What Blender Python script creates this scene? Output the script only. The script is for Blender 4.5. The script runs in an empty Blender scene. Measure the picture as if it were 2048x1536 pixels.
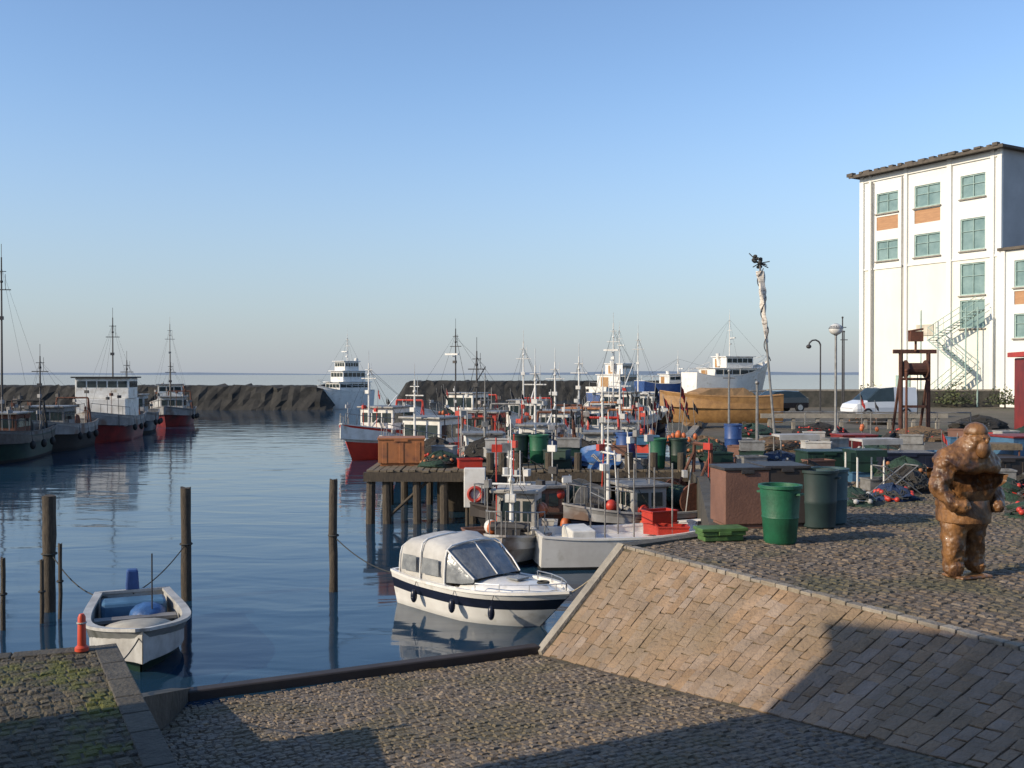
import bpy, math, random
from mathutils import Vector, Matrix, noise
from mathutils.geometry import tessellate_polygon
R=random.Random(11)
SC=bpy.context.scene; COL=SC.collection
pi=math.pi
Q=1.4            # quay level (water is 0)
# ------------------------------------------------------------------ materials
MC={}
def mat(name,c1,c2=None,rough=.6,scale=3.,bump=0.,bscale=25.,metal=0.,island=0.,lo=.35,hi=.65,c3=None,s3=1.,t3=.55,coat=0.,stretch=None,soft=.08):
    if name in MC: return MC[name]
    m=bpy.data.materials.new(name); m.use_nodes=True; nt=m.node_tree; N=nt.nodes; L=nt.links
    b=N['Principled BSDF']; b.inputs['Roughness'].default_value=rough; b.inputs['Metallic'].default_value=metal
    b.inputs['Coat Weight'].default_value=coat
    tc=N.new('ShaderNodeTexCoord'); co=tc.outputs['Object']
    if stretch:
        mp=N.new('ShaderNodeMapping'); mp.inputs['Scale'].default_value=stretch; L.new(co,mp.inputs[0]); co=mp.outputs[0]
    if c2 is None: c2=tuple(x*.72 for x in c1)
    n=N.new('ShaderNodeTexNoise'); n.inputs['Scale'].default_value=scale; n.inputs['Detail'].default_value=6; n.inputs['Roughness'].default_value=.65
    L.new(co,n.inputs['Vector'])
    r=N.new('ShaderNodeValToRGB'); r.color_ramp.elements[0].position=lo; r.color_ramp.elements[1].position=hi
    r.color_ramp.elements[0].color=(*c2,1); r.color_ramp.elements[1].color=(*c1,1); L.new(n.outputs['Fac'],r.inputs[0])
    col=r.outputs[0]
    if island:
        g=N.new('ShaderNodeNewGeometry'); mr=N.new('ShaderNodeMapRange'); mr.inputs[3].default_value=1-island; mr.inputs[4].default_value=1+island*.8
        L.new(g.outputs['Random Per Island'],mr.inputs[0])
        h=N.new('ShaderNodeHueSaturation'); L.new(mr.outputs[0],h.inputs['Value']); L.new(col,h.inputs['Color'])
        wn=N.new('ShaderNodeTexWhiteNoise'); wn.noise_dimensions='1D'; L.new(g.outputs['Random Per Island'],wn.inputs['W'])
        m2=N.new('ShaderNodeMapRange'); m2.inputs[3].default_value=.75; m2.inputs[4].default_value=1.15; L.new(wn.outputs['Value'],m2.inputs[0]); L.new(m2.outputs[0],h.inputs['Saturation'])
        col=h.outputs[0]
    if c3:
        n3=N.new('ShaderNodeTexNoise'); n3.inputs['Scale'].default_value=s3; n3.inputs['Detail'].default_value=5; L.new(tc.outputs['Object'],n3.inputs['Vector'])
        r3=N.new('ShaderNodeMapRange'); r3.inputs[1].default_value=t3-soft; r3.inputs[2].default_value=t3+soft; L.new(n3.outputs['Fac'],r3.inputs[0])
        mx=N.new('ShaderNodeMix'); mx.data_type='RGBA'; L.new(r3.outputs[0],mx.inputs[0]); L.new(col,mx.inputs[6]); mx.inputs[7].default_value=(*c3,1); col=mx.outputs[2]
    L.new(col,b.inputs['Base Color'])
    if bump:
        nb=N.new('ShaderNodeTexNoise'); nb.inputs['Scale'].default_value=bscale; nb.inputs['Detail'].default_value=5; L.new(co,nb.inputs['Vector'])
        bp=N.new('ShaderNodeBump'); bp.inputs['Strength'].default_value=bump; bp.inputs['Distance'].default_value=.03
        L.new(nb.outputs['Fac'],bp.inputs['Height']); L.new(bp.outputs[0],b.inputs['Normal'])
    MC[name]=m; return m
WHITE=mat('white_paint',(.74,.73,.69),(.56,.54,.49),.45,2.5,.1,30,c3=(.4,.34,.26),s3=2.2,t3=.66)
GEL=mat('white_gelcoat',(.78,.77,.73),(.66,.64,.6),.28,2,coat=.3,c3=(.46,.43,.36),s3=2.5,t3=.68)
CREAM=mat('cream_paint',(.58,.53,.43),(.4,.36,.28),.5,2)
DWHITE=mat('stained_white_paint',(.44,.44,.43),(.28,.27,.25),.6,1.4,c3=(.17,.11,.08),s3=1.1,t3=.6)
DIRTSHADE=mat('grimy_shaded_paint',(.24,.24,.24),(.13,.125,.12),.65,1.3,c3=(.12,.08,.06),s3=1.1,t3=.6)  # grimy white, darkened further to stand in for shade on the boats
RED=mat('red_paint',(.52,.045,.025),(.35,.032,.02),.45,2.5,.1)
BRED=mat('bright_red_hull_paint',(.66,.06,.03),(.5,.04,.022),.45,2.,.1)
DRED=mat('dark_red_paint',(.24,.024,.019),(.12,.014,.013),.5,2,c3=(.06,.02,.016),s3=1,t3=.6)
ORG=mat('orange_paint',(.44,.17,.06),(.27,.1,.035),.6,3,c3=(.2,.08,.04),s3=3,t3=.6)
GREEN=mat('green_plastic',(.012,.115,.055),(.01,.075,.038),.55,4,.15)
DGREEN=mat('dark_green_paint',(.012,.04,.026),(.008,.022,.017),.5,3)
LGREEN=mat('light_green_paint',(.08,.17,.045),(.05,.1,.03),.6,6)
BLUE=mat('blue_paint',(.03,.08,.24),(.02,.05,.16),.45,3)
LBLUE=mat('faded_blue_plastic',(.07,.17,.28),(.045,.11,.19),.5,3)
TEAL=mat('teal_paint',(.34,.46,.42),(.22,.32,.29),.5,3)
NAVY=mat('navy_paint',(.012,.016,.035),(.008,.01,.02),.35,3)
BLACK=mat('black_rubber',(.02,.02,.02),(.012,.012,.012),.7,8)
GREY=mat('grey_metal',(.28,.28,.27),(.16,.15,.14),.5,6,metal=.3)
DGREY=mat('dark_grey_metal',(.06,.06,.06),(.035,.03,.03),.55,6,metal=.2)
STEEL=mat('bright_steel',(.6,.6,.6),(.45,.45,.44),.3,9,metal=.8)
RUST=mat('rusty_steel',(.15,.055,.03),(.075,.03,.018),.8,7,.3)
GBRN=mat('dark_brown_steel',(.09,.035,.022),(.045,.02,.014),.8,7,.3)
BRN=mat('brown_wood_panel',(.19,.095,.065),(.14,.07,.05),.75,2,.2)
DBRN=mat('dark_brown_plastic',(.045,.035,.03),None,.6)
WOOD=mat('weathered_pile_wood',(.09,.07,.048),(.04,.032,.024),.85,6,.6,18,stretch=(6,6,1))
PLANK=mat('plank_wood',(.2,.155,.1),(.1,.08,.055),.8,5,.5,20)
VWOOD=mat('varnished_wood',(.40,.22,.08),(.26,.14,.055),.5,4,.2)
CARV=mat('carved_oiled_wood',(.27,.13,.045),(.055,.026,.014),.45,5.5,1.,9,coat=.08,stretch=(1,1,.6),lo=.36,hi=.62)
TARP=mat('canvas_grey',(.46,.44,.4),(.28,.26,.23),.85,4,.5,6)
CANV=mat('canopy_canvas',(.52,.51,.48),(.38,.37,.35),.85,2.2,.7,3.5)
BTARP=mat('blue_tarpaulin',(.04,.12,.3),(.02,.06,.16),.5,5,.8,7)
NETG=mat('green_net',(.03,.07,.045),(.01,.025,.018),.95,18,1.,40)
NETB=mat('blue_net',(.025,.05,.12),(.012,.025,.05),.95,18,1.,40)
NETO=mat('tan_net',(.2,.13,.07),(.08,.05,.03),.95,18,1.,40)
NETK=mat('dark_net',(.04,.035,.03),(.015,.014,.012),.95,18,1.,40)
GLASS=mat('window_glass',(.03,.045,.05),(.02,.03,.03),.06,2)
TGLASS=mat('teal_window_glass',(.22,.32,.31),(.13,.21,.21),.12,.9)
PLASTIC=mat('clear_plastic_sheet',(.26,.27,.27),(.14,.15,.16),.25,4,.8,4)
CONC=mat('concrete',(.32,.29,.24),(.2,.18,.15),.85,2.5,.5,20)
DCONC=mat('wet_concrete',(.09,.08,.065),(.04,.04,.03),.7,2.5,.5,12)
ROPE=mat('rope',(.4,.35,.25),(.25,.2,.14),.9,30)
DROPE=mat('dark_rope',(.05,.05,.045),None,.9,30)
FLAGR=mat('red_flag_cloth',(.4,.045,.035),(.25,.03,.03),.8,6)
FLAGK=mat('black_flag_cloth',(.025,.025,.03),None,.8,6)
COB=mat('cobble_stone',(.18,.137,.095),(.095,.073,.053),.8,7,.6,45,island=.24,c3=(.09,.08,.045),s3=.8,t3=.57)
COBR=mat('slipway_cobble_stone',(.225,.172,.115),(.11,.085,.06),.7,8,.6,45,island=.22,c3=(.13,.105,.06),s3=1.,t3=.55)
SLAB=mat('embankment_stone',(.31,.215,.14),(.20,.14,.092),.85,2.2,1.,22,island=.13,c3=(.19,.14,.085),s3=.9,t3=.57,soft=.15)
MORT=mat('mortar_bed',(.15,.115,.08),(.09,.07,.05),.95,7,.8,30,c3=(.08,.07,.04),s3=1.2,t3=.55)
MOSS=mat('mossy_paving_stone',(.12,.10,.065),(.055,.047,.034),.9,6,.9,40,island=.22,c3=(.095,.10,.02),s3=1.7,t3=.54,soft=.05)
COPE=mat('coping_stone',(.30,.26,.20),(.19,.16,.125),.85,6,.6,30,island=.18)
DKERB=mat('dark_kerb_stone',(.10,.09,.07),(.06,.053,.042),.85,6,.6,30,island=.18)
ROCK=mat('breakwater_rock',(.038,.036,.032),(.013,.013,.012),.95,.9,1,2.)
ASPH=mat('quay_paving',(.13,.11,.08),(.08,.067,.048),.9,1.4,.4,30,c3=(.08,.075,.045),s3=.35,t3=.56)
FAC=mat('render_white_facade',(.77,.77,.74),(.68,.67,.62),.85,.35,.15,8,stretch=(1,1,.3))
FACL=mat('render_cream_facade',(.76,.75,.67),(.68,.66,.57),.85,.35,.15,8,stretch=(1,1,.3))
PANEL=mat('orange_timber_panel',(.44,.24,.12),(.34,.18,.09),.7,1.5,stretch=(1,1,5))
ROOF=mat('dark_roof_edge',(.12,.10,.08),(.07,.06,.05),.9,3)
FARL=mat('hazy_distant_coast',(.19,.24,.30),(.16,.21,.27),1,.002)  # pale blue-grey puts the distance haze into the base colour
BUSH=mat('dry_shrub_leaves',(.08,.09,.03),(.03,.045,.015),.8,2,island=.4)
OLIVE=mat('olive_grass_bank',(.2,.155,.065),(.12,.095,.04),.95,1.5,.6,6)
TAN=mat('tan_sand_mound',(.34,.2,.09),(.22,.13,.06),.95,1.5,.6,6)
FOR=mat('fender_orange',(.5,.13,.04),None,.5)
# ------------------------------------------------------------------ mesh helper
class M:
    def __init__(s): s.v=[];s.f=[];s.m=[]
    def add(s,vs,fs,m=0):
        o=len(s.v); s.v+= [tuple(v) for v in vs]
        for f in fs: s.f.append([i+o for i in f]); s.m.append(m)
        return s
    def box(s,c,d,rz=0,m=0,tp=1.,rx=0,ry=0):
        rot=Matrix.Rotation(rz,3,'Z')@Matrix.Rotation(ry,3,'Y')@Matrix.Rotation(rx,3,'X'); c=Vector(c); vs=[]
        for z in(-.5,.5):
            k=tp if z>0 else 1
            for x,y in((-.5,-.5),(.5,-.5),(.5,.5),(-.5,.5)): vs.append(c+rot@Vector((x*d[0]*k,y*d[1]*k,z*d[2])))
        return s.add(vs,[(3,2,1,0),(4,5,6,7),(0,1,5,4),(1,2,6,5),(2,3,7,6),(3,0,4,7)],m)
    def cyl(s,a,b,r0,r1=None,n=8,m=0):
        r1=r0 if r1 is None else r1; a=Vector(a);b=Vector(b);d=b-a
        if d.length<1e-6:return s
        q=d.to_track_quat('Z','Y'); vs=[]
        for p,r in((a,r0),(b,r1)):
            for i in range(n): t=2*pi*i/n; vs.append(p+q@Vector((r*math.cos(t),r*math.sin(t),0)))
        fs=[(i,(i+1)%n,n+(i+1)%n,n+i) for i in range(n)]+[tuple(range(n-1,-1,-1)),tuple(range(n,2*n))]
        return s.add(vs,fs,m)
    def path(s,ps,r,n=6,m=0):
        for a,b in zip(ps[:-1],ps[1:]): s.cyl(a,b,r,r,n,m)
        return s
    def lathe(s,prof,c=(0,0,0),n=20,m=0):
        vs=[];fs=[]
        for r,z in prof:
            for i in range(n): t=2*pi*i/n; vs.append((c[0]+r*math.cos(t),c[1]+r*math.sin(t),c[2]+z))
        for j in range(len(prof)-1):
            for i in range(n): fs.append((j*n+i,j*n+(i+1)%n,(j+1)*n+(i+1)%n,(j+1)*n+i))
        fs.append(tuple(range(n-1,-1,-1))); k=(len(prof)-1)*n
        fs.append(tuple(range(k,k+n)))
        return s.add(vs,fs,m)
    def ball(s,c,r,sc=(1,1,1),n=12,m=0):
        pr=[(max(.001,math.sin(pi*j/8))*r,-math.cos(pi*j/8)*r) for j in range(9)]
        o=len(s.v); s.lathe(pr,(0,0,0),n,m)
        for i in range(o,len(s.v)): x,y,z=s.v[i]; s.v[i]=(c[0]+x*sc[0],c[1]+y*sc[1],c[2]+z*sc[2])
        return s
    def torus(s,c,R0,r,n=20,k=8,m=0,axis='Z'):
        vs=[];fs=[]
        for i in range(n):
            a=2*pi*i/n
            for j in range(k):
                b=2*pi*j/k; p=((R0+r*math.cos(b))*math.cos(a),(R0+r*math.cos(b))*math.sin(a),r*math.sin(b))
                if axis=='X': p=(p[2],p[0],p[1])
                if axis=='Y': p=(p[0],p[2],p[1])
                vs.append((p[0]+c[0],p[1]+c[1],p[2]+c[2]))
        for i in range(n):
            for j in range(k): fs.append((i*k+j,((i+1)%n)*k+j,((i+1)%n)*k+(j+1)%k,i*k+(j+1)%k))
        return s.add(vs,fs,m)
    def loft(s,rings,m=0,closed=True,caps=True):
        n=len(rings[0]); vs=[p for r in rings for p in r]; fs=[]
        for j in range(len(rings)-1):
            for i in range(n if closed else n-1): fs.append((j*n+i,j*n+(i+1)%n,(j+1)*n+(i+1)%n,(j+1)*n+i))
        if caps: fs.append(tuple(range(n-1,-1,-1))); k=(len(rings)-1)*n; fs.append(tuple(range(k,k+n)))
        return s.add(vs,fs,m)
    def build(s,name,parent,mats,smooth=False,bevel=0,top=None,loc=(0,0,0),rz=0):
        me=bpy.data.meshes.new(name); me.from_pydata(s.v,[],s.f)
        if not isinstance(mats,(list,tuple)): mats=[mats]
        for x in mats: me.materials.append(x)
        for p,i in zip(me.polygons,s.m): p.material_index=min(i,len(mats)-1)
        me.update()
        if smooth: me.shade_smooth(); me.set_sharp_from_angle(angle=math.radians(38))
        o=bpy.data.objects.new(name,me); COL.objects.link(o); o.location=loc; o.rotation_euler[2]=rz
        if parent: o.parent=parent
        if bevel:
            b=o.modifiers.new('bevel','BEVEL'); b.width=bevel; b.segments=2; b.limit_method='ANGLE'
        if top: tag(o,*top)
        return o
def tag(o,label,cat,group=None):
    o['label']=label; o['category']=cat
    if group:o['group']=group
def thing(name,label,cat,loc=(0,0,0),rz=0,group=None):
    e=bpy.data.objects.new(name,None); e.empty_display_size=.3; COL.objects.link(e); e.location=loc; e.rotation_euler[2]=rz
    tag(e,label,cat,group); return e
def structure(o): o['kind']='structure'; return o
def clone(root,loc,rz=0,sc=1.,tilt=(0,0)):
    def rec(o,par):
        c=o.copy(); COL.objects.link(c)
        if par: c.parent=par
        for ch in list(o.children): rec(ch,c)
        return c
    n=rec(root,None); n.location=loc; n.rotation_euler=(tilt[0],tilt[1],rz); n.scale=(sc,sc,sc); return n
def inpoly(x,y,P):
    c=False;j=len(P)-1
    for i in range(len(P)):
        if (P[i][1]>y)!=(P[j][1]>y) and x<(P[j][0]-P[i][0])*(y-P[i][1])/(P[j][1]-P[i][1])+P[i][0]: c=not c
        j=i
    return c
# ------------------------------------------------------------------ camera / light / sky
cam=bpy.data.cameras.new('camera'); co=bpy.data.objects.new('camera',cam); COL.objects.link(co)
cam.lens=35.16; cam.sensor_width=36; cam.clip_end=20000; cam.clip_start=.1
co.location=(0,0,3.9); co.rotation_euler=(math.radians(90-.57),0,0); SC.camera=co
SD=Vector((-.91,-.41)).normalized(); EL=math.radians(25)
sv=Vector((SD.x*math.cos(EL),SD.y*math.cos(EL),math.sin(EL)))
sl=bpy.data.lights.new('sun','SUN'); sl.energy=5.0; sl.angle=math.radians(.5); sl.color=(1,.85,.64)
so=bpy.data.objects.new('sun',sl); COL.objects.link(so); so.rotation_euler=sv.to_track_quat('Z','Y').to_euler(); so.location=(-30,-20,30)
w=bpy.data.worlds.new('World'); SC.world=w; w.use_nodes=True; nt=w.node_tree; WN=nt.nodes; WL=nt.links
sk=WN.new('ShaderNodeTexSky'); sk.sky_type='NISHITA'; sk.sun_disc=False; sk.sun_elevation=EL; sk.sun_rotation=math.atan2(SD.x,SD.y)
sk.air_density=1.; sk.dust_density=.4; sk.ozone_density=2.6; sk.altitude=0
hs=WN.new('ShaderNodeHueSaturation'); hs.inputs['Hue'].default_value=.504; hs.inputs['Value'].default_value=1.42; hs.inputs['Saturation'].default_value=1.05; WL.new(sk.outputs[0],hs.inputs['Color'])
tc=WN.new('ShaderNodeTexCoord'); sx=WN.new('ShaderNodeSeparateXYZ'); WL.new(tc.outputs['Generated'],sx.inputs[0])
mr=WN.new('ShaderNodeMapRange'); mr.interpolation_type='SMOOTHSTEP'; mr.inputs[1].default_value=-.08; mr.inputs[2].default_value=.30; mr.inputs[3].default_value=.97; mr.inputs[4].default_value=0; WL.new(sx.outputs[2],mr.inputs[0])
mx=WN.new('ShaderNodeMix'); mx.data_type='RGBA'; mx.inputs[7].default_value=(2.6,2.95,3.6,1); WL.new(mr.outputs[0],mx.inputs[0]); WL.new(hs.outputs[0],mx.inputs[6])
WL.new(mx.outputs[2],WN['Background'].inputs[0]); WN['Background'].inputs[1].default_value=.14
SC.view_settings.view_transform='Standard'; SC.view_settings.look='None'; SC.view_settings.exposure=0
# ------------------------------------------------------------------ water
def water_mat():
    m=bpy.data.materials.new('harbour_water'); m.use_nodes=True; N=m.node_tree.nodes; L=m.node_tree.links
    b=N['Principled BSDF']; b.inputs['Base Color'].default_value=(.012,.038,.07,1); b.inputs['Roughness'].default_value=.07; b.inputs['IOR'].default_value=1.36
    tc=N.new('ShaderNodeTexCoord')
    def nz(sx,sy,det,st,dist,prev,rot=0.):
        mp=N.new('ShaderNodeMapping'); mp.inputs['Scale'].default_value=(sx,sy,1); mp.inputs['Rotation'].default_value=(0,0,rot); L.new(tc.outputs['Object'],mp.inputs[0])
        n=N.new('ShaderNodeTexNoise'); n.inputs['Scale'].default_value=1; n.inputs['Detail'].default_value=det; n.inputs['Distortion'].default_value=.5; L.new(mp.outputs[0],n.inputs['Vector'])
        bp=N.new('ShaderNodeBump'); bp.inputs['Strength'].default_value=st; bp.inputs['Distance'].default_value=dist; L.new(n.outputs['Fac'],bp.inputs['Height'])
        if prev: L.new(prev.outputs[0],bp.inputs['Normal'])
        return bp
    a=nz(.35,.7,2,.35,.09,None,.1); c=nz(1.5,3.0,2,.3,.010,a,-.15)
    L.new(c.outputs[0],b.inputs['Normal'])
    return m
o=M().add([(-6000,-60,0),(6000,-60,0),(6000,9000,0),(-6000,9000,0)],[(0,1,2,3)]).build('water',None,water_mat()); structure(o)
m=M(); n=60; vs=[];fs=[]
for i in range(n):
    x=-4000+8000*i/(n-1); h=10+14*noise.noise(Vector((i*.23,1.3,0)))+ (6 if x>0 else 0)
    vs+=[(x,5200,-1),(x,5350,max(3,h))]
for i in range(n-1): fs.append((2*i,2*i+2,2*i+3,2*i+1))
structure(m.add(vs,fs).build('distant_coast_hills',None,FARL))
# ------------------------------------------------------------------ quay, slipway
T1=Vector((1.57,14.5));F1=Vector((.355,13.9));dd=Vector((.489,-.872)); k=.115
E=T1+dd*11.5; FE=(6.2,3.2); HL=(1.,.4); CL=(-3.68,9.2)
poly=[tuple(T1),tuple(E),FE,HL,CL,(-4.6,8.88),(-14,5.6),(-60,0),(-60,-60),(140,-60),(140,160),(32,160),(28,92),(14,90),(12,62),(6.5,38),(4.6,26),(4.4,23.6),(3.1,15.6)]
tri=tessellate_polygon([[Vector((a,b,0)) for a,b in poly]])
m=M(); vs=[(a,b,Q) for a,b in poly]
fs=[]
for t in tri:
    a,b,c=[Vector(vs[i]) for i in t]
    fs.append(t if (b-a).cross(c-a).z>0 else t[::-1])
m.add(vs,fs,0); 
for i in range(len(poly)):
    a=poly[i];b=poly[(i+1)%len(poly)]
    m.add([(a[0],a[1],Q),(b[0],b[1],Q),(b[0],b[1],-2),(a[0],a[1],-2)],[(0,1,2,3)],1)
structure(m.build('quay_ground',None,[ASPH,DCONC]))
def rz_(x,y): return k*((x-.355)*.48+(y-13.9)*-.877)
KL=(-3.95,12.0); ex=(-.48*3,.877*3)
rp=[(KL[0]+ex[0],KL[1]+ex[1]),KL,CL,HL,FE,tuple(F1),(F1.x+ex[0],F1.y+ex[1])]
m=M().add([(a,b,rz_(a,b)) for a,b in rp],[tuple(range(len(rp)))]); structure(m.build('slipway_ground',None,MORT))
def stones(name,P,zf,s,ang,h,matl,gap=.14,jit=.12,aspect=1.,hv=.5):
    m=M(); c,sn=math.cos(ang),math.sin(ang)
    uv=[(x*c+y*sn,-x*sn+y*c) for x,y in P]; u0=min(a for a,_ in uv);u1=max(a for a,_ in uv);v0=min(b for _,b in uv);v1=max(b for _,b in uv)
    v=v0
    while v<v1:
        u=u0+(R.random())*s; 
        while u<u1:
            su=s*aspect*R.uniform(.75,1.3)
            cu=u+su/2; cv=v+s/2+.05*math.sin(cu*1.1+v*.3)+R.uniform(-.01,.01)
            x=cu*c-cv*sn;y=cu*sn+cv*c
            if inpoly(x,y,P):
                a=su*(1-gap)/2;b=s*(1-gap)/2; hh=h*R.uniform(1-hv,1+hv); vs=[]
                for kz,sh in((0,1),(1,.7)):
                    for q,r in((-1,-1),(1,-1),(1,1),(-1,1)):
                        uu=cu+q*a*sh*(1+R.uniform(-jit,jit)); vv=cv+r*b*sh*(1+R.uniform(-jit,jit))
                        X=uu*c-vv*sn;Y=uu*sn+vv*c; vs.append((X,Y,zf(X,Y)+(.001 if kz==0 else hh*R.uniform(.8,1.15))))
                m.add(vs,[(4,5,6,7),(0,1,5,4),(1,2,6,5),(2,3,7,6),(3,0,4,7)])
            u+=su
        v+=s
    o=m.build(name,None,matl); structure(o); return o
dang=math.atan2(dd.y,dd.x)
rpin=[(KL[0]+.12,KL[1]-.1),(CL[0]+.1,CL[1]),(HL[0],HL[1]+.15),(FE[0]-.1,FE[1]+.1),(F1.x-.05,F1.y-.12)]
stones('slipway_paving',rpin,rz_,.09,dang+pi/2,.014,COBR,gap=.1,jit=.2,hv=.65)
qn=[(1.75,14.2),(E.x+.2,E.y+.2),(16,4.4),(20,24),(4.7,24),(3.35,15.7)]
stones('quay_paving',qn,lambda x,y:Q,.115,dang,.016,COB,gap=.1,jit=.2,hv=.65)
lq=[(CL[0]-.05,CL[1]-.1),(.9,.5),(-2,.5),(-9,6),(-9,7.2),(-4.65,8.8)]
stones('left_quay_paving',lq,lambda x,y:Q,.10,dang+pi/2,.012,MOSS,gap=.09,jit=.2,hv=.6)
# embankment
emb=thing('stone_embankment','sloping tan stone embankment with pale coping beside the slipway','embankment')
def sp(t,q,h=0):
    f=Vector((F1.x+.48*t,F1.y-.877*t,k*t)); g=Vector((T1.x+dd.x*t,T1.y+dd.y*t,Q)); p=f.lerp(g,q)
    nr=(Vector((dd.x,dd.y,0))).cross(g-f).normalized()
    if nr.z<0: nr=-nr
    return p+nr*h
m=M(); rr=[[sp(i*.5,0),sp(i*.5,1)] for i in range(24)]; m.loft(rr,closed=False,caps=False)
a=sp(0,0);b=sp(0,1); m.add([a,b,(b.x,b.y,-1.5),(a.x,a.y,-1.5)],[(0,1,2,3)]); m.build('mortar_bed',emb,MORT)
m=M(); t=.15; ci=0
while t<11.2:
    wd=R.uniform(.12,.19); q=-(ci%2)*.05-R.uniform(0,.04); ci+=1
    while q<.975:
        dq=R.uniform(.07,.15); q0=max(q,.0); q2=min(q+dq,.985)
        if q2-q0>.03:
            hh=R.uniform(.008,.022); vs=[]
            cs=((t,q0),(t+wd,q0),(t+wd,q2),(t,q2)); ctr=(t+wd/2,(q0+q2)/2)
            jj=[(R.uniform(-.01,.01),R.uniform(-.006,.006)) for _ in range(4)]
            for hz,sh in((.001,.02),(hh*.8,.05),(hh,.22)):
                for (tt,qq),(ja,jb) in zip(cs,jj):
                    vs.append(sp(tt+(ctr[0]-tt)*sh+ja+.04*math.sin(qq*3+t*.9),qq+(ctr[1]-qq)*sh+jb,hz))
            F=[]
            for l in(0,4):
                for i in range(4): F.append((l+i,l+(i+1)%4,l+4+(i+1)%4,l+4+i))
            F.append((8,9,10,11)); m.add(vs,F)
        q+=dq
    t+=wd
m.build('stone_face',emb,SLAB,smooth=True)
m=M(); t=0
while t<11.2:
    l=R.uniform(.15,.28); p=sp(t+l/2,1); m.box((p.x+.03,p.y+.015,Q+.01),(l-.012,.13,.05+R.uniform(-.01,.015)),dang+R.uniform(-.04,.04)); t+=l
m.build('coping',emb,COPE,bevel=.01)
m=M(); a0,b0=sp(-.02,0,.0),sp(-.02,1,.0); a1,b1=sp(.14,0),sp(.14,1); up=Vector((-.02,0,.05))
m.add([a0+up,b0+up,b1+up,a1+up,a0,b0,b1,a1],[(0,1,2,3),(0,4,5,1),(1,5,6,2),(3,2,6,7),(0,3,7,4)]); m.build('concrete_edge',emb,CONC)
be=M(); a=Vector((KL[0]+.05,KL[1]-.05,.05)); b=Vector((F1.x,F1.y+.05,.05)); mid=(a+b)/2
be.box(mid,((b-a).length,.18,.14),math.atan2(b.y-a.y,b.x-a.x)); be.build('slipway_beam',None,DBRN,bevel=.02,top=('dark wet timber beam along the water edge of the slipway','beam'))
kb=M(); a=Vector((KL[0],KL[1],0)); b=Vector((CL[0]+.02,CL[1],0)); kb.add([(a.x-.15,a.y,-1),(a.x+.08,a.y,-1),(b.x+.08,b.y-.05,-1),(b.x-.15,b.y-.05,-1),(a.x-.15,a.y,.12),(a.x+.08,a.y,.12),(b.x+.08,b.y-.05,.9),(b.x-.15,b.y-.05,.9)],[(4,5,6,7),(0,1,5,4),(1,2,6,5),(2,3,7,6),(3,0,4,7)])
kb.build('slipway_kerb',None,DCONC,top=('low sloping concrete side wall between slipway and harbour','kerb'))
ck=M(); t=0; a=Vector((CL[0],CL[1])); dl=(Vector(HL)-a); ln=dl.length; dl.normalize()
while t<ln-.5:
    l=R.uniform(.4,.7); p=a+dl*(t+l/2); ck.box((p.x-.06,p.y-.04,Q+.0),(l-.012,.2,.04),math.atan2(dl.y,dl.x)); t+=l
dl2=Vector((-14+3.68,5.6-9.2)).normalized(); t=.1
while t<9:
    l=R.uniform(.4,.7); p=a+dl2*(t+l/2); ck.box((p.x,p.y-.12,Q+.0),(l-.012,.18,.04),math.atan2(dl2.y,dl2.x)); t+=l
ck.build('quay_kerb',None,DKERB,bevel=.01,top=('worn stone kerb edging the mossy quay','kerb'))
# ------------------------------------------------------------------ warehouse behind the viewer (casts the long shadow)
sb=thing('harbour_warehouse','plain brick harbour warehouse behind the slipway head','building',(-10.2,4.2,0),math.atan2(-.61,.79))
m=M(); m.box((14,-5,Q+3.4),(28,10,6.8)); m.build('wall',sb,mat('warehouse_brick',(.25,.12,.08),(.18,.09,.06),.9,3,.4))
m=M(); m.add([(0-.3,.3,8.2),(28.3,.3,8.2),(28.3,-10.3,8.2),(-.3,-10.3,8.2),(-.3,-5,8.9),(28.3,-5,8.9)],[(0,1,5,4),(2,3,4,5),(1,2,5),(3,0,4),(3,2,1,0)]); m.build('roof',sb,ROOF)
for i in range(7):
    M().box((2.5+i*3.8,.03,4.),(1.2,.08,1.5)).build('window',sb,GLASS)
# ------------------------------------------------------------------ white building on the quay
A=(30.5,87.6); bl=thing('white_quay_building','tall white rendered harbour building with teal windows and orange panels','building',(A[0],A[1],0),math.atan2(-.866,.507))
def wallgrid(m,x0,x1,z0,z1,ops,y,dep=.3,mi=0,zsplit=None):
    xs=sorted(set([x0,x1]+[o[0] for o in ops]+[o[1] for o in ops])); zs=sorted(set([z0,z1]+[o[2] for o in ops]+[o[3] for o in ops]+([zsplit] if zsplit else [])))
    for a,b in zip(xs[:-1],xs[1:]):
        for c,d in zip(zs[:-1],zs[1:]):
            mx,mz=(a+b)/2,(c+d)/2
            if any(o[0]<mx<o[1] and o[2]<mz<o[3] for o in ops): continue
            m.add([(a,y,c),(b,y,c),(b,y,d),(a,y,d)],[(0,1,2,3)],1 if (zsplit and mz<zsplit) else 0)
    for a,b,c,d in ops:
        m.add([(a,y,c),(b,y,c),(b,y,d),(a,y,d),(a,y+dep,c),(b,y+dep,c),(b,y+dep,d),(a,y+dep,d)],[(0,1,5,4),(1,2,6,5),(2,3,7,6),(3,0,4,7)],0)
ops=[(1.69,3.89,17.66,19.36),(1.69,3.89,13.6,15.3),(5.51,7.96,17.6,19.4),(5.51,7.96,13.55,15.4),(9.77,11.93,17.7,19.5),(9.77,11.93,13.6,16.1),(9.77,11.93,10.1,12.6),(9.77,11.93,7.5,9.7)]
pan=[(1.69,3.89,16.2,17.35),(5.51,7.96,16.3,17.4)]
m=M(); wallgrid(m,0,13.4,Q,21,ops+pan,0,zsplit=12.9)
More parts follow.
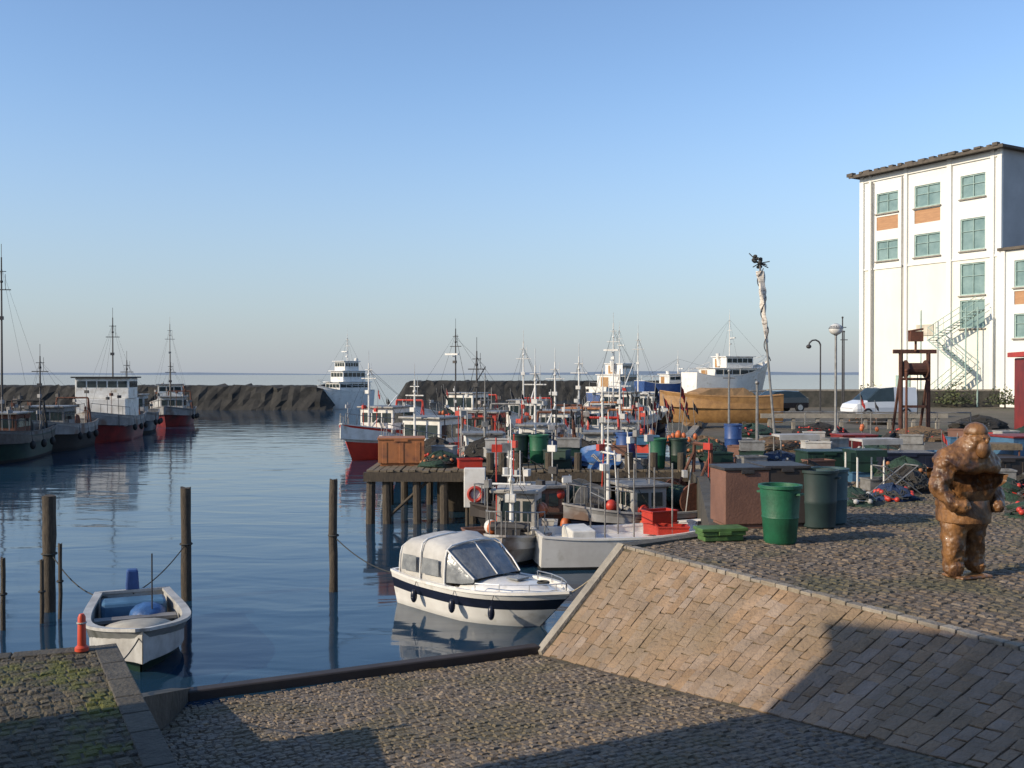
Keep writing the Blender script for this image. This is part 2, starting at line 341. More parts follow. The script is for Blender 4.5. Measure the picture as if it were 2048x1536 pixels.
m.add([(13.4,0,Q),(13.4,20,Q),(13.4,20,21),(13.4,0,21)],[(0,1,2,3)],2); m.add([(0,0,Q),(0,20,Q),(0,20,21),(0,0,21)],[(3,2,1,0)]); m.add([(0,20,Q),(13.4,20,Q),(13.4,20,21),(0,20,21)],[(3,2,1,0)])
for x,wd in((.22,.4),(1.1,.22),(4.75,.3),(8.85,.4),(12.6,.3),(13.2,.36)): m.box((x,-.09,11.2),(wd,.18,19.6))
m.box((6.7,-.05,12.95),(13.3,.1,.14)); m.box((6.7,-.07,20.7),(13.4,.14,.4))
m.build('wall',bl,[FAC,FACL,mat('render_shaded_gable',(.42,.42,.42),(.34,.34,.34),.85,.4)])  # end face coloured greyer to stand in for its shade
def win(par,a,b,c,d,y,glass=TGLASS):
    g=M().add([(a,y+.18,c),(b,y+.18,c),(b,y+.18,d),(a,y+.18,d)],[(0,1,2,3)]).build('window',par,glass)
    f=M(); f.box(((a+b)/2,y+.12,c+.05),(b-a,.09,.1)).box(((a+b)/2,y+.12,d-.05),(b-a,.09,.1)).box((a+.05,y+.12,(c+d)/2),(.1,.088,d-c-.2)).box((b-.05,y+.12,(c+d)/2),(.1,.088,d-c-.2)).box(((a+b)/2,y+.13,(c+d)/2),(.05,.07,d-c-.2)).box(((a+b)/2,y+.125,c+(d-c)*.6),(b-a-.2,.05,.04))
    f.build('frame',g,TEAL)
    M().box(((a+b)/2,y-.04,c-.08),(b-a+.2,.24,.1)).build('sill',g,CONC)
for o_ in ops: win(bl,*o_,0)
for a,b,c,d in pan: M().box(((a+b)/2,.1,(c+d)/2),(b-a-.04,.1,d-c-.04)).build('cladding_panel',bl,PANEL)
m=M(); m.box((6.7,9.7,21.1),(14.4,21.2,.2)); m.box((6.7,-.88,21.08),(14.5,.08,.26))
x=-.4
while x<14: l=R.uniform(.25,.8); m.box((x,-.75+R.uniform(-.1,.1),21.26),(l,.4,.1+R.uniform(0,.2)),R.uniform(-.2,.2)); x+=l+R.uniform(.1,.5)
m.build('roof',bl,ROOF)
m=M(); aops=[(14.5,17,10.4,12.4),(14.5,17,6.6,8.4),(19,21.5,10.4,12.4)]; apan=[(14.5,17,9.1,10.1)]
wallgrid(m,13.4,26,Q,13.2,aops+apan,-.25); m.add([(13.4,-.25,13.2),(26,-.25,13.2),(26,12,13.2),(13.4,12,13.2)],[(0,1,2,3)]); m.add([(26,-.25,Q),(26,12,Q),(26,12,13.2),(26,-.25,13.2)],[(0,1,2,3)])
m.add([(13.4,-.25,Q),(13.4,0,Q),(13.4,0,13.2),(13.4,-.25,13.2)],[(3,2,1,0)])
for x in(13.65,18,22.5): m.box((x,-.33,7.3),(.34,.16,11.8))
m.build('annex_wall',bl,[FAC,FACL]); M().box((19.7,5.9,13.32),(12.9,12.8,.22)).build('annex_roof',bl,ROOF)
for o_ in aops: win(bl,*o_,-.25)
for a,b,c,d in apan: M().box(((a+b)/2,-.15,(c+d)/2),(b-a-.04,.1,d-c-.04)).build('cladding_panel',bl,PANEL)
m=M()
for j,(xa,xb,za,zb) in enumerate([(7.6,11.4,Q,4.2),(11.4,8.2,4.2,6.6),(8.2,12.4,6.6,8.8)]):
    y=-1.3
    for yy in(y-.5,y+.5): m.cyl((xa,yy,za),(xb,yy,zb),.05,n=5); m.cyl((xa,yy,za+1),(xb,yy,zb+1),.03,n=5)
    for i in range(13):
        f=i/12; m.box((xa+(xb-xa)*f,y,za+(zb-za)*f),(.26,1,.04))
        if i%2==0: m.cyl((xa+(xb-xa)*f,y-.5,za+(zb-za)*f),(xa+(xb-xa)*f,y-.5,za+(zb-za)*f+1),.02,n=4)
for x in(7.6,11.6,12.6): m.cyl((x,-1.85,Q),(x,-1.85,9),.06,n=6)
m.build('outside_stair',bl,TEAL)
M().box((4.5,-.05,2.6),(1.4,.16,2.4)).build('door',bl,TEAL)
m=M(); m.box((6.6,-.06,7.5),(1.6,.1,.9)); m.build('wall_sign_board',bl,CREAM)
for x,y in((1.39,-.16),(4.45,-.2)): M().cyl((x,y,Q),(x,y,20.4),.06,n=6).build('downpipe',bl,GREY)
wl=thing('harbour_wall','low weathered harbour wall with pale coping behind the quay','wall',(19.5,76,0))
M().box((15,0,Q+.6),(30,.4,1.2)).build('wall_face',wl,DCONC); M().box((15,0,Q+1.27),(30.2,.5,.14)).build('coping',wl,COPE)
# ------------------------------------------------------------------ breakwaters
def ridge(name,label,p0,p1,w,h,seed,matl=ROCK,cat='breakwater',rough=1.,step=.6):
    n=int((Vector(p1)-Vector(p0)).length/step); d=(Vector(p1)-Vector(p0)).normalized(); nn=Vector((-d.y,d.x)); rings=[]
    for i in range(n+1):
        p=Vector(p0).lerp(Vector(p1),i/n); e=min(1,(i+1)*step/2,(n+1-i)*step/2); ring=[]
        for j in range(15):
            f=j/14*2-1; z=min(1,(1-abs(f))*1.8)*h*e-.4; q=p+nn*f*w; nz=noise.noise(Vector((q.x*1.3+seed,q.y*1.3,j)))*.25+(noise.cell(Vector((q.x*1.6+seed,j*.9,1)))-.5)*.22
            ring.append((q.x+nz*.3,q.y+nz*1.6*rough,z+nz*rough*(.35 if 4<j<10 else .8 if 0<j<14 else 0)))
        rings.append(ring)
    o=M().loft(rings,closed=False,caps=False).build(name,None,matl); tag(o,label,cat); return o
ridge('breakwater','flat dark rocky breakwater across the harbour mouth',(-75,113),(-19.4,111),3.6,3.05,3)
ridge('breakwater','long low dark stone mole behind the moored boats',(-17,150),(32,152),5,3.3,9,rough=.8)
ridge('breakwater','dark stony harbour bank beyond the moored boats',(-140,95),(-60,118),5,2.8,5)
ridge('grass_bank','olive grassy bank beside the quay edge',(13.5,84),(30,86),3.5,1.8,21,OLIVE,'bank',.5)
ridge('sand_mound','broad tan brown mound of sand on the quay',(8.4,52.5),(13.8,54),1.7,1.9,31,TAN,'mound',.35).location[2]=Q+.25
# ------------------------------------------------------------------ posts
def post(x,y,h,r,label,lean=(0,0),group='mooring posts in the harbour'):
    p=thing('mooring_post',label,'post',(x,y,0),0,group)
    rings=[];n=10
    for j in range(13):
        z=-2+(h+2)*j/12; rr=r*(1+.16*noise.noise(Vector((x,j*.9,y)))); ox=.02*noise.noise(Vector((x,j*.5,3))); rings.append([(lean[0]*z+ox+rr*math.cos(2*pi*i/n)*(1+.08*R.random()),lean[1]*z+rr*math.sin(2*pi*i/n),z+(R.uniform(-.02,.02) if j==12 else 0)) for i in range(n)])
    M().loft(rings).build('pile',p,WOOD,smooth=True)
    M().torus((lean[0]*h*.55,0,h*.5),r+.012,.016,14,5).build('rope_band',p,DROPE,smooth=True)
post(-3.2,17.9,2.02,.075,'weathered wooden mooring post standing alone in dark water')
post(-5.6,17.2,1.95,.085,'weathered wooden mooring post beside the small moored boat',(-.012,0))
post(-7.6,16.4,1.9,.1,'thick weathered wooden mooring post near thin poles')
post(-7.35,15.6,1.0,.03,'thin wooden pole in the water'); post(-7.75,15.2,1.1,.035,'thin wooden pole in the water'); post(-7.2,15.9,1.2,.03,'thin wooden pole in the water')
# ------------------------------------------------------------------ boats
def hull(par,L,B,F,mats,rows,sheer=.5,stern=.8,draft=.4,rake=.5,deck=.6,deckm=GREY,cap=WHITE,n=18,bowp=2.3,bowfull=.5,th=.05):
    def W(t,fr):
        if t<bowfull: w=stern+(1-stern)*math.sin(t/bowfull*pi/2)
        else: w=1-((t-bowfull)/(1-bowfull))**bowp
        low=.80+.2*fr if fr>=0 else .55
        bw=1-(1-fr)*.55*max(0,(t-.5)/.5)
        return max(.012,B/2*w*low*(bw if fr>=0 else bw*.9))
    def Z(t,fr):
        sh=F*sheer*max(0,(t-.35)/.65)**2+F*.10*max(0,(.25-t)/.25)**2
        return -draft if fr<0 else fr*(F+sh)
    def X(t,fr): return -L/2+L*t+rake*(max(fr,-.3)-1)*t**4
    fr_=[-1]+[r[0] for r in rows]; mi=[0]+[r[1] for r in rows]
    m=M()
    for sgn in(1,-1):
        vs=[]
        for i in range(n+1):
            t=i/n
            for f in fr_: vs.append((X(t,f),sgn*W(t,f),Z(t,f)))
        K=len(fr_)
        for i in range(n):
            for j in range(K-1):
                f=(i*K+j,(i+1)*K+j,(i+1)*K+j+1,i*K+j+1); f=f if sgn<0 else f[::-1]
                m.f.append([a+len(m.v) for a in f]); m.m.append(mi[j])
        m.v+=vs
    for j in range(len(fr_)-1):
        a,b=fr_[j],fr_[j+1]
        m.add([(X(0,a),-W(0,a),Z(0,a)),(X(0,a),W(0,a),Z(0,a)),(X(0,b),W(0,b),Z(0,b)),(X(0,b),-W(0,b),Z(0,b))],[(3,2,1,0)],mi[j])
    m.build('hull',par,mats,smooth=True)
    m=M(); dz=lambda t: max(.05,Z(t,1)*deck)
    for i in range(n):
        t0,t1=i/n,(i+1)/n
        for s in(1,-1):
            a=lambda t:max(.005,W(t,1)-th)
            m.add([(X(t0,1),s*a(t0),Z(t0,1)),(X(t1,1),s*a(t1),Z(t1,1)),(X(t1,1),s*a(t1),dz(t1)),(X(t0,1),s*a(t0),dz(t0))],[(0,1,2,3) if s>0 else (3,2,1,0)],1)
        m.add([(X(t0,1),-a(t0),dz(t0)),(X(t1,1),-a(t1),dz(t1)),(X(t1,1),a(t1),dz(t1)),(X(t0,1),a(t0),dz(t0))],[(0,1,2,3)],0)
    m.add([(X(0,1)+.04,-W(0,1)+th,Z(0,1)),(X(0,1)+.04,W(0,1)-th,Z(0,1)),(X(0,1)+.04,W(0,1)-th,dz(0)),(X(0,1)+.04,-W(0,1)+th,dz(0))],[(0,1,2,3)],1)
    m.build('deck',par,[deckm,cap])
    m=M()
    for s in(1,-1):
        rg=[]
        for i in range(n+1):
            t=i/n; x,y,z=X(t,1),s*max(.03,W(t,1)-th/2),Z(t,1); hw=th*.8
            rg.append([(x,y-hw,z-.01),(x,y+hw,z-.01),(x,y+hw,z+.035),(x,y-hw,z+.035)])
        m.loft(rg)
    m.box((X(0,1)+.02,0,Z(0,1)+.012),(.08,2*W(0,1)-.1,.046))
    m.build('gunwale',par,cap)
    return (lambda t,s=1,f=1:Vector((X(t,f),s*W(t,f),Z(t,f)))),(lambda t:dz(t))
def house(par,x,z,l,wd,h,wm=WHITE,rm=GREY,nf=3,ns=2,name='wheelhouse',roofo=.12):
    wh=M().box((x,0,z+h/2),(l,wd,h)).build(name,par,wm,bevel=.03)
    m=M().box((x+.04,0,z+h+.04),(l+roofo*2,wd+roofo*1.6,.08)); m.build('roof',wh,rm,bevel=.02)
    hh=min(.62,h*.38 if h<1.2 else h*.3); wz=z+h-hh/2-min(.22,h*.15)
    for i in range(nf):
        wy=(wd-.14)/nf; yc=-wd/2+.07+wy*(i+.5); M().box((x+l/2+.004,yc,wz),(.03,wy-.08,hh)).build('window',wh,GLASS)
    for s in(1,-1):
        for i in range(ns):
            wx=(l-.16)/ns; xc=x-l/2+.08+wx*(i+.5); M().box((xc,s*(wd/2+.004),wz),(wx-.09,.03,hh)).build('window',wh,GLASS)
    M().box((x-l/2-.004,wd*.15,z+h*.45),(.03,wd*.35,h*.8)).build('door',wh,VWOOD)
    return wh
def rig(par,x,z0,h,gun,col=WHITE,boom=None,bc=WHITE,L=8,zb=.8,cross=True,radar=False,rr=.008):
    m=M(); m.cyl((x,0,z0),(x,0,h),.06,.03,8)
    if cross: m.cyl((x,-.4,h*.84),(x,.4,h*.84),.025,n=6); m.cyl((x,-.2,h*.93),(x,.2,h*.93),.018,n=5)
    m.cyl((x,0,h),(x,0,h+.6),.012,n=4); m.cyl((x+.1,.2,h*.84),(x+.1,.2,h*.84+.7),.010,n=4); m.ball((x,0,h*.88),.07); m.box((x+.1,0,h*.7),(.16,.2,.16))
    m.build('mast',par,col,smooth=True)
    if radar: M().cyl((x,0,h*.75),(x+.4,0,h*.75),.03).box((x+.4,0,h*.75+.12),(.16,.9,.1)).build('radar',par,WHITE)
    m=M(); r=rr
    for t,s in((.03,1),(.03,-1),(.5,1),(.5,-1)): m.cyl((x,0,h*.95),gun(t,s),r,n=4)
    m.cyl((x,0,h*.95),gun(.98),r,n=4)
    if boom:
        a=Vector((x,0,z0+.5)); b=Vector(boom); M().cyl(a,b,.045,.03).build('boom',par,bc,smooth=True); m.cyl(b,(x,0,h*.92),r,n=4); m.cyl(b,(b.x,b.y,zb),r,n=4)
    m.build('rigging',par,DROPE)
DKM=mat('deck_paint',(.3,.3,.27),(.16,.16,.14),.8,3)
def trawler(label,x,y,hd,L,B,F,mats,rows,mh,hx=-.1,hsz=(1.8,1.6,1.7),hm=WHITE,boom=True,gal=None,mx=None,mastc=WHITE,radar=False,drum=True,sheer=.7,rake=.9,roof=GREY,nf=3,poles=0,cap=WHITE,dark=False,lower=None):
    b=thing('fishing_boat',label,'boat',(x,y,0),math.atan2(hd[1],hd[0]),'fishing boats moored in the harbour')
    g,dz=hull(b,L,B,F,mats,rows,sheer=sheer,rake=rake,deck=.62,deckm=DKM,cap=cap)
    zh=dz(.4); zt=zh
    if lower:
        M().box((hx*L-.2,0,zh+lower[2]/2),lower).build('deckhouse',b,hm,bevel=.04); zt=zh+lower[2]
    house(b,hx*L,zt,hsz[0],hsz[1],hsz[2],hm,roof,nf=nf,roofo=.22 if lower else .12)
    mx=hx*L+hsz[0]*.5+.4 if mx is None else mx*L
    rig(b,mx,zh,mh,g,mastc,(mx-(L*.32),.3,mh*.66) if boom else None,mastc,L,zh,radar=radar,rr=.005 if dark else .007)
    for s in(1,-1):
        m=M(); ps=[g(t,s)+Vector((0,-s*.05,.5)) for t in(.62,.72,.82,.91,.97)]
        m.path(ps,.015,5)
        for p in ps: m.cyl(p,p-Vector((0,0,.5)),.013,n=5)
        m.build('bow_rail',b,DGREY if dark else GREY)
    fm=FOR if (R.random()<.75 and not dark) else BLACK
    for t in(.2,.4,.58):
        for s in(1,-1):
            p=g(t,s); M().ball((p.x,p.y+s*.13,p.z*.55),.13,(1,1,1.5)).cyl((p.x,p.y+s*.06,p.z),(p.x,p.y+s*.13,p.z*.6),.012,n=4).build('fender',b,fm,smooth=True)
    if gal:
        m=M(); xg=-L*.42; hw=B*.34
        for s in(1,-1): m.cyl((xg,s*hw,zh),(xg,s*hw*.8,zh+1.8),.05,n=6); m.cyl((xg+.8,s*hw,zh),(xg,s*hw*.8,zh+1.6),.035,n=6)
        m.cyl((xg,-hw*.8,zh+1.8),(xg,hw*.8,zh+1.8),.05,n=6); m.build('stern_gantry',b,gal,smooth=True)
    if drum:
        m=M(); xd=-L*.3; m.cyl((xd,-.5,zh+.5),(xd,.5,zh+.5),.28,n=14,m=1); m.cyl((xd,-.56,zh+.5),(xd,-.5,zh+.5),.42,n=16); m.cyl((xd,.5,zh+.5),(xd,.56,zh+.5),.42,n=16); m.box((xd,0,zh+.12),(.5,1.2,.24)); m.build('net_drum',b,[gal or GREY,NETG],smooth=True)
    for i in range(poles):
        px=R.uniform(-.42,.35)*L; py=R.choice((-1,1))*B*R.uniform(.2,.4); h=R.uniform(.9,2.4)
        M().cyl((px,py,zh),(px+R.uniform(-.15,.15),py+R.uniform(-.1,.1),zh+h),.016,n=5).box((px,py,zh+h*.9),(.1,.22,.16),R.random()*3).build('deck_pole',b,R.choice([DGREY,DIRTSHADE,DGREY,RUST] if dark else [WHITE,DWHITE,DGREY,GREY,RED,DWHITE]))
    if not dark:
        for i in range(4):
            px=R.uniform(-.4,.3)*L; py=R.choice((-1,1))*B*R.uniform(.2,.36); M().ball((px,py,zh+.3+R.random()*.5),.15).cyl((px,py,zh),(px,py,zh+.3),.02,n=4).build('deck_buoy',b,R.choice([FOR,FOR,RED,WHITE]),smooth=True)
    m=M(); xw=L*.27; zz=dz(.75); m.box((xw,0,zz+.2),(.5,.5,.4)); m.cyl((xw,-.4,zz+.42),(xw,.4,zz+.42),.1); m.build('winch',b,DGREY)
    return b,g,dz
rw=[(0,0),(.14,1),(.8,2),(1,2)]
RW=[(0,0),(.10,1),(.62,1),(.66,2),(1,2)]
# boats at the far quay, in paints darkened for their shade
trawler('red and white fishing boat with flat-roofed white wheelhouse and tall mast',-23.9,59,(.12,-1),8.,3.3,1.4,[DRED,DRED,DWHITE],[(0,0),(.1,0),(.66,1),(.7,2),(1,2)],7.3,hx=.0,hsz=(2.,3.0,1.2),hm=WHITE,lower=(3.,2.8,1.6),boom=False,gal=RUST,roof=BLACK,nf=5,mastc=DGREY,mx=-.16,poles=10,cap=DIRTSHADE,sheer=.3,dark=True)
trawler('dull red fishing boat with slim mast by the breakwater',-29.4,86,(.3,-.95),8,3.3,1.4,[DRED,DRED,DWHITE],RW,8.2,hx=-.1,hsz=(1.6,2.,1.2),hm=WHITE,lower=(2.4,2.2,.9),radar=False,boom=False,poles=8,cap=DWHITE,mastc=GREY,sheer=.4,dark=True)
trawler('small red-hulled fishing boat between larger boats',-25.8,76,(.15,-1),7,3.,1.2,[DRED,DRED,DIRTSHADE],RW,4.8,hx=-.05,hsz=(1.4,1.7,1.4),hm=DWHITE,gal=RUST,boom=False,poles=8,cap=DIRTSHADE,mastc=DGREY,sheer=.3,dark=True)
trawler('nearly black fishing boat with brown cabin and very tall rigging',-23.1,45,(.15,-1),8.5,3.1,1.3,[BLACK,DGREEN,DIRTSHADE],[(0,0),(.1,1),(.86,1),(.88,2),(1,2)],9.2,hx=-.02,hsz=(2.,2.,1.3),hm=RUST,gal=BLACK,mastc=DGREY,poles=12,cap=DGREY,sheer=.25,dark=True,mx=-.05,boom=False)
trawler('blue and grey fishing boat moored among dark boats',-25.2,66,(.2,-1),8,3.2,1.3,[BLACK,NAVY,DIRTSHADE],rw,4.8,hx=.0,hsz=(1.6,2.0,1.7),hm=DWHITE,boom=False,poles=10,cap=DIRTSHADE,sheer=.3,mastc=DGREY,dark=True)
trawler('dark fishing boat with white bulwark and cross-shaped mast',-23.7,51.5,(.1,-1),7.5,3.,1.3,[BLACK,BLACK,DWHITE],[(0,0),(.14,1),(.6,1),(.64,2),(1,2)],4.8,hx=.05,hsz=(1.7,2.,1.4),hm=DIRTSHADE,mastc=DGREY,radar=False,poles=12,cap=DIRTSHADE,sheer=.3,dark=True,gal=RUST,boom=False)
# centre fleet
trawler('compact bright red wooden fishing boat with white band behind pier',-6.2,47,(-.42,-.9),6.4,2.7,1.3,[BRED,BRED,WHITE],[(0,0),(.06,1),(.5,1),(.53,2),(.72,2),(.75,1),(1,1)],4.4,hx=-.1,hsz=(1.9,1.8,1.5),gal=RED,boom=True,poles=8,mx=.15,sheer=.3)
trawler('red fishing boat with white wheelhouse and gantry among the fleet',-3.6,59,(-.5,-.86),9,3.1,1.3,[BLACK,RED,WHITE],rw,6.6,hx=-.2,hsz=(1.8,1.9,1.9),gal=RED,mastc=DGREY,radar=True,poles=8)
trawler('blue fishing boat with red stern gantry',.7,53,(-.2,-.98),8,3,1.2,[BLACK,BLUE,WHITE],rw,5.6,hx=-.1,hsz=(1.8,1.8,1.7),gal=RED,mastc=WHITE,poles=8)
trawler('white fishing boat with orange cabin roof in the fleet',3.6,47,(-.35,-.93),7.5,2.8,1.1,[BLACK,WHITE,WHITE],rw,4.7,hx=.05,hsz=(1.6,1.7,1.6),gal=ORG,roof=ORG,poles=6,boom=False)
trawler('white fishing boat with tall white mast and crosstrees',6.1,59,(-.4,-.91),9.5,3.2,1.4,[BLACK,BLUE,WHITE],rw,6.9,hx=-.1,hsz=(1.9,1.9,1.9),gal=WHITE,radar=True,poles=6)
trawler('navy fishing boat with white mast by the quay wall',8.6,67,(-.3,-.95),9,3,1.3,[BLACK,NAVY,WHITE],rw,6.6,hx=-.05,hsz=(1.8,1.8,1.7),gal=WHITE,poles=5,boom=False)
trawler('green fishing boat with white wheelhouse near the pier',-3.0,38,(-.5,-.87),6.5,2.5,1.,[BLACK,DGREEN,CREAM],rw,3.7,hx=0.,hsz=(1.6,1.7,1.6),hm=WHITE,gal=GREY,poles=8,boom=False)
trawler('small dark fishing boat crowded with nets behind the pier',1.0,36,(-.25,-.97),6.5,2.5,1.,[BLACK,NAVY,DWHITE],rw,4.2,hx=-.05,hsz=(1.3,1.4,1.4),gal=RUST,mastc=WHITE,poles=10)
trawler('small blue fishing boat beside the quay edge',4.2,38.5,(-.15,-.98),6.5,2.3,1.,[BLACK,LBLUE,WHITE],rw,4.1,hx=0.,hsz=(1.3,1.4,1.4),gal=ORG,poles=8,boom=False)
trawler('small rusty fishing boat with white cabin behind the pier',-1.0,33.2,(.1,-.99),5.4,1.9,.85,[BLACK,RUST,WHITE],rw,3.3,hx=.08,hsz=(1.1,1.2,1.4),hm=WHITE,gal=RUST,mastc=GREY,poles=8,boom=False)
trawler('small black fishing boat with rust-red gantry behind the pier',3.0,33,(-.1,-.99),5.4,1.9,.9,[BLACK,BLACK,WHITE],rw,3.5,hx=.05,hsz=(1.1,1.2,1.4),hm=DWHITE,gal=RED,mastc=WHITE,poles=8,boom=False)
trawler('dark fishing boat with red cabin in the crowded basin',-1.2,44.5,(-.3,-.95),7,2.6,1.1,[BLACK,NAVY,WHITE],rw,4.9,hx=0,hsz=(1.4,1.5,1.5),hm=RED,gal=GREY,mastc=DGREY,poles=8,boom=False)
trawler('green fishing boat with white cabin in the crowded basin',1.9,42.5,(-.2,-.97),7,2.5,1.1,[BLACK,DGREEN,WHITE],rw,4.4,hx=-.1,hsz=(1.5,1.6,1.6),gal=RUST,mastc=WHITE,poles=8,boom=False)
trawler('small dark boat with pale cabin under the pier edge',3.1,24.1,(-.9,-.3),4.0,1.5,.6,[BLACK,NAVY,DWHITE],rw,2.4,hx=.0,hsz=(.9,1.,.85),hm=DWHITE,boom=False,gal=RUST,drum=True,sheer=.4,rake=.4,poles=8,cap=DWHITE)
trawler('small black boat with brown cabin under the pier edge',.75,24.5,(-.95,-.2),3.6,1.4,.55,[BLACK,BLACK,DBRN],rw,2.2,hx=.0,hsz=(.8,.9,.8),hm=BRN,boom=False,gal=None,drum=True,sheer=.4,rake=.4,poles=6,cap=DBRN)
trawler('white open boat with canvas-covered upright cabin by the pier',.15,21.3,(-.2,-.98),3.4,1.4,.5,[BLACK,DWHITE,DWHITE],rw,1.95,hx=.0,hsz=(.8,.85,1.1),hm=TARP,boom=False,drum=False,sheer=.4,rake=.4,roof=TARP,poles=5,cap=DWHITE)
def ship(label,x,y,rz,L,B,F,mats,tiers,mh,mx,name='ship',sheer=.6):
    b=thing(name,label,'ship',(x,y,0),rz,'larger ships beyond the harbour basin')
    g,dz=hull(b,L,B,F,mats,[(0,0),(.1,1),(.72,2),(1,2)],sheer=sheer,rake=min(1.6,L*.14),deck=.9)
    z=dz(.45)
    for i,(hx,l,wd,h) in enumerate(tiers):
        house(b,hx,z,l,wd,h,GEL,GEL,nf=4,ns=5,name='deckhouse',roofo=.2); z+=h+.08
    rig(b,mx,z-.3,mh,g,WHITE,None,radar=True)
    for s in(1,-1):
        m=M(); ps=[g(t,s)+Vector((0,-s*.05,.7)) for t in(.1,.3,.5,.7,.85,.97)]; m.path(ps,.025,4)
        for p in ps: m.cyl(p,p-Vector((0,0,.7)),.02,n=4)
        m.build('railing',b,WHITE)
    M().cyl((tiers[0][0]-1.,0,z-1),(tiers[0][0]-1.2,0,z+.3),.25,.2,10).build('funnel',b,WHITE)
    return b
ship('white passenger ferry with stepped decks in the harbour mouth',-18.9,112,math.atan2(-.75,-.66),7.2,3.,1.9,[GEL,GEL,GEL],[(-.7,4.4,2.5,1.25),(-.7,3.2,2.2,1.15),(-.5,2.,1.8,1.0)],8.4,-.6,sheer=.4)
ship('small blue-hulled ship beyond the quay',17.4,106,.3,8.5,3.2,2.9,[BLACK,BLUE,BLUE],[(.2,3.2,2.4,1.2)],5.8,.2)
ship('white ship with raised full bow and tall mast beyond the quay',22.4,103,.35,9.5,4.,3.7,[BLUE,GEL,GEL],[(-.2,5,3.2,1.1),(.4,3.2,2.6,1.1)],10.,.0,sheer=.45)
ship('white ship with tall mast behind the fishing fleet',12.4,118,.9,9,3.6,2.2,[BLACK,BLUE,WHITE],[(0,4,3.,1.8),(.5,2.4,2.4,1.2)],9.6,.5)
# ------------------------------------------------------------------ motorboat
mb=thing('motor_boat','white motor boat with navy stripe and boxy grey canopy by slipway','boat',(-.34,16.2,0),math.atan2(-.70,.71)); mb.scale=(.93,.93,.92)
g,dz=hull(mb,3.75,1.72,.56,[GEL,GEL,NAVY,GEL],[(0,1),(.2,1),(.52,2),(.82,3),(1,3)],sheer=.2,stern=.84,draft=.25,rake=.7,deck=.93,deckm=GEL,cap=GEL,bowp=2.4)
def ring(x,hw,z0,z1,n=11,p=2.6,wob=0):
    r=[]
    for i in range(n):
        a=pi*i/(n-1); c=math.cos(a); s=math.sin(a); wz=wob*noise.noise(Vector((x*3,i*.8,2.))); r.append((x,hw*math.copysign(abs(c)**(2/p),c)*(1+wz),z0+(z1-z0)*abs(s)**(2/p)+wz*.5))
    return r
m=M(); m.loft([ring(-.15,.67,.46,.66),ring(.55,.62,.48,.71),ring(1.05,.42,.52,.70),ring(1.45,.16,.57,.65)],closed=False); m.build('foredeck',mb,GEL,smooth=True)
def bx(x,hw,z0,z1,wob=0):
    pr=[(1,0),(.99,.35),(.96,.7),(.9,.9),(.76,.985),(.4,1.03),(0,1.05),(-.4,1.03),(-.76,.985),(-.9,.9),(-.96,.7),(-.99,.35),(-1,0)]
    return [(x,hw*a+wob*noise.noise(Vector((x*4,i*1.3,1))),z0+(z1-z0)*b+wob*noise.noise(Vector((x*4,i*1.1,7)))) for i,(a,b) in enumerate(pr)]
cb0=.54; OX=-.12
m=M(); m.loft([bx(x+OX,.69,cb0,h,.06) for x,h in zip([-1.52,-1.42,-1.22,-1.0,-.8,-.6,-.45,-.33],[1.12,1.24,1.22,1.25,1.29,1.25,1.24,1.21])],closed=False); m.build('canopy',mb,CANV,smooth=True)
m=M(); m.loft([bx(-.325+OX,.68,.6,1.20),bx(.05+OX,.63,.62,.92),bx(.28+OX,.57,.66,.72)],closed=False,caps=False); m.build('windscreen',mb,PLASTIC,smooth=True)
for s in(1,-1):
    for (xa,xb) in((-.88,-.42),(-1.42,-1.02)): M().add([(xa+OX,s*.75,.70),(xb+OX,s*.745,.70),(xb-.02+OX,s*.73,.98),(xa+.03+OX,s*.735,.98)],[(0,1,2,3)]).build('canopy_window',mb,PLASTIC)
M().add([(-1.68,-.5,.66),(-1.68,.5,.66),(-1.68,.46,1.0),(-1.68,-.46,1.0)],[(3,2,1,0)]).build('canopy_window',mb,PLASTIC)
m=M()
for x,h,hw in((-1.53,1.14,.705),(-.95,1.28,.715),(-.32,1.23,.70)): m.path(bx(x+OX,hw,cb0,h),.016,6)
for s in(1,-1): m.path([(.28+OX,s*.56,.72),(.05+OX,s*.61,.9),(-.32+OX,s*.63,1.16)],.016,5); m.cyl((-1.62,s*.72,.56),(-.4,s*.71,.56),.025,n=6)
m.cyl((.28+OX,0,.74),(-.32+OX,0,1.24),.012,n=5)
m.build('canopy_frame',mb,GEL,smooth=True)
for s in(1,-1):
    m=M(); ps=[g(t,s)+Vector((-.05,-s*.07,.14)) for t in(.62,.74,.86,.95,.98)]; m.path(ps,.010,6)
    for p in ps: m.cyl(p,p-Vector((0,0,.14)),.008,n=5)
    m.build('bow_rail',mb,STEEL,smooth=True)
m=M(); m.box((-2.0,0,.62),(.28,.28,.38),tp=.8); m.box((-2.0,0,.3),(.12,.12,.5)); m.build('outboard_motor',mb,NAVY,bevel=.04)
for t in(.22,.5,.72): p=g(t,-1); M().ball((p.x,p.y-.06,.3),.06,(1,1,2.)).cyl((p.x,p.y,p.z),(p.x,p.y-.06,.42),.008,n=4).build('fender',mb,NAVY,smooth=True)
M().box((.65,0,.74),(.26,.28,.03)).build('hatch',mb,PLASTIC)
M().torus((1.15,.1,.72),.09,.022,14,5).build('coiled_rope',mb,DROPE,smooth=True)
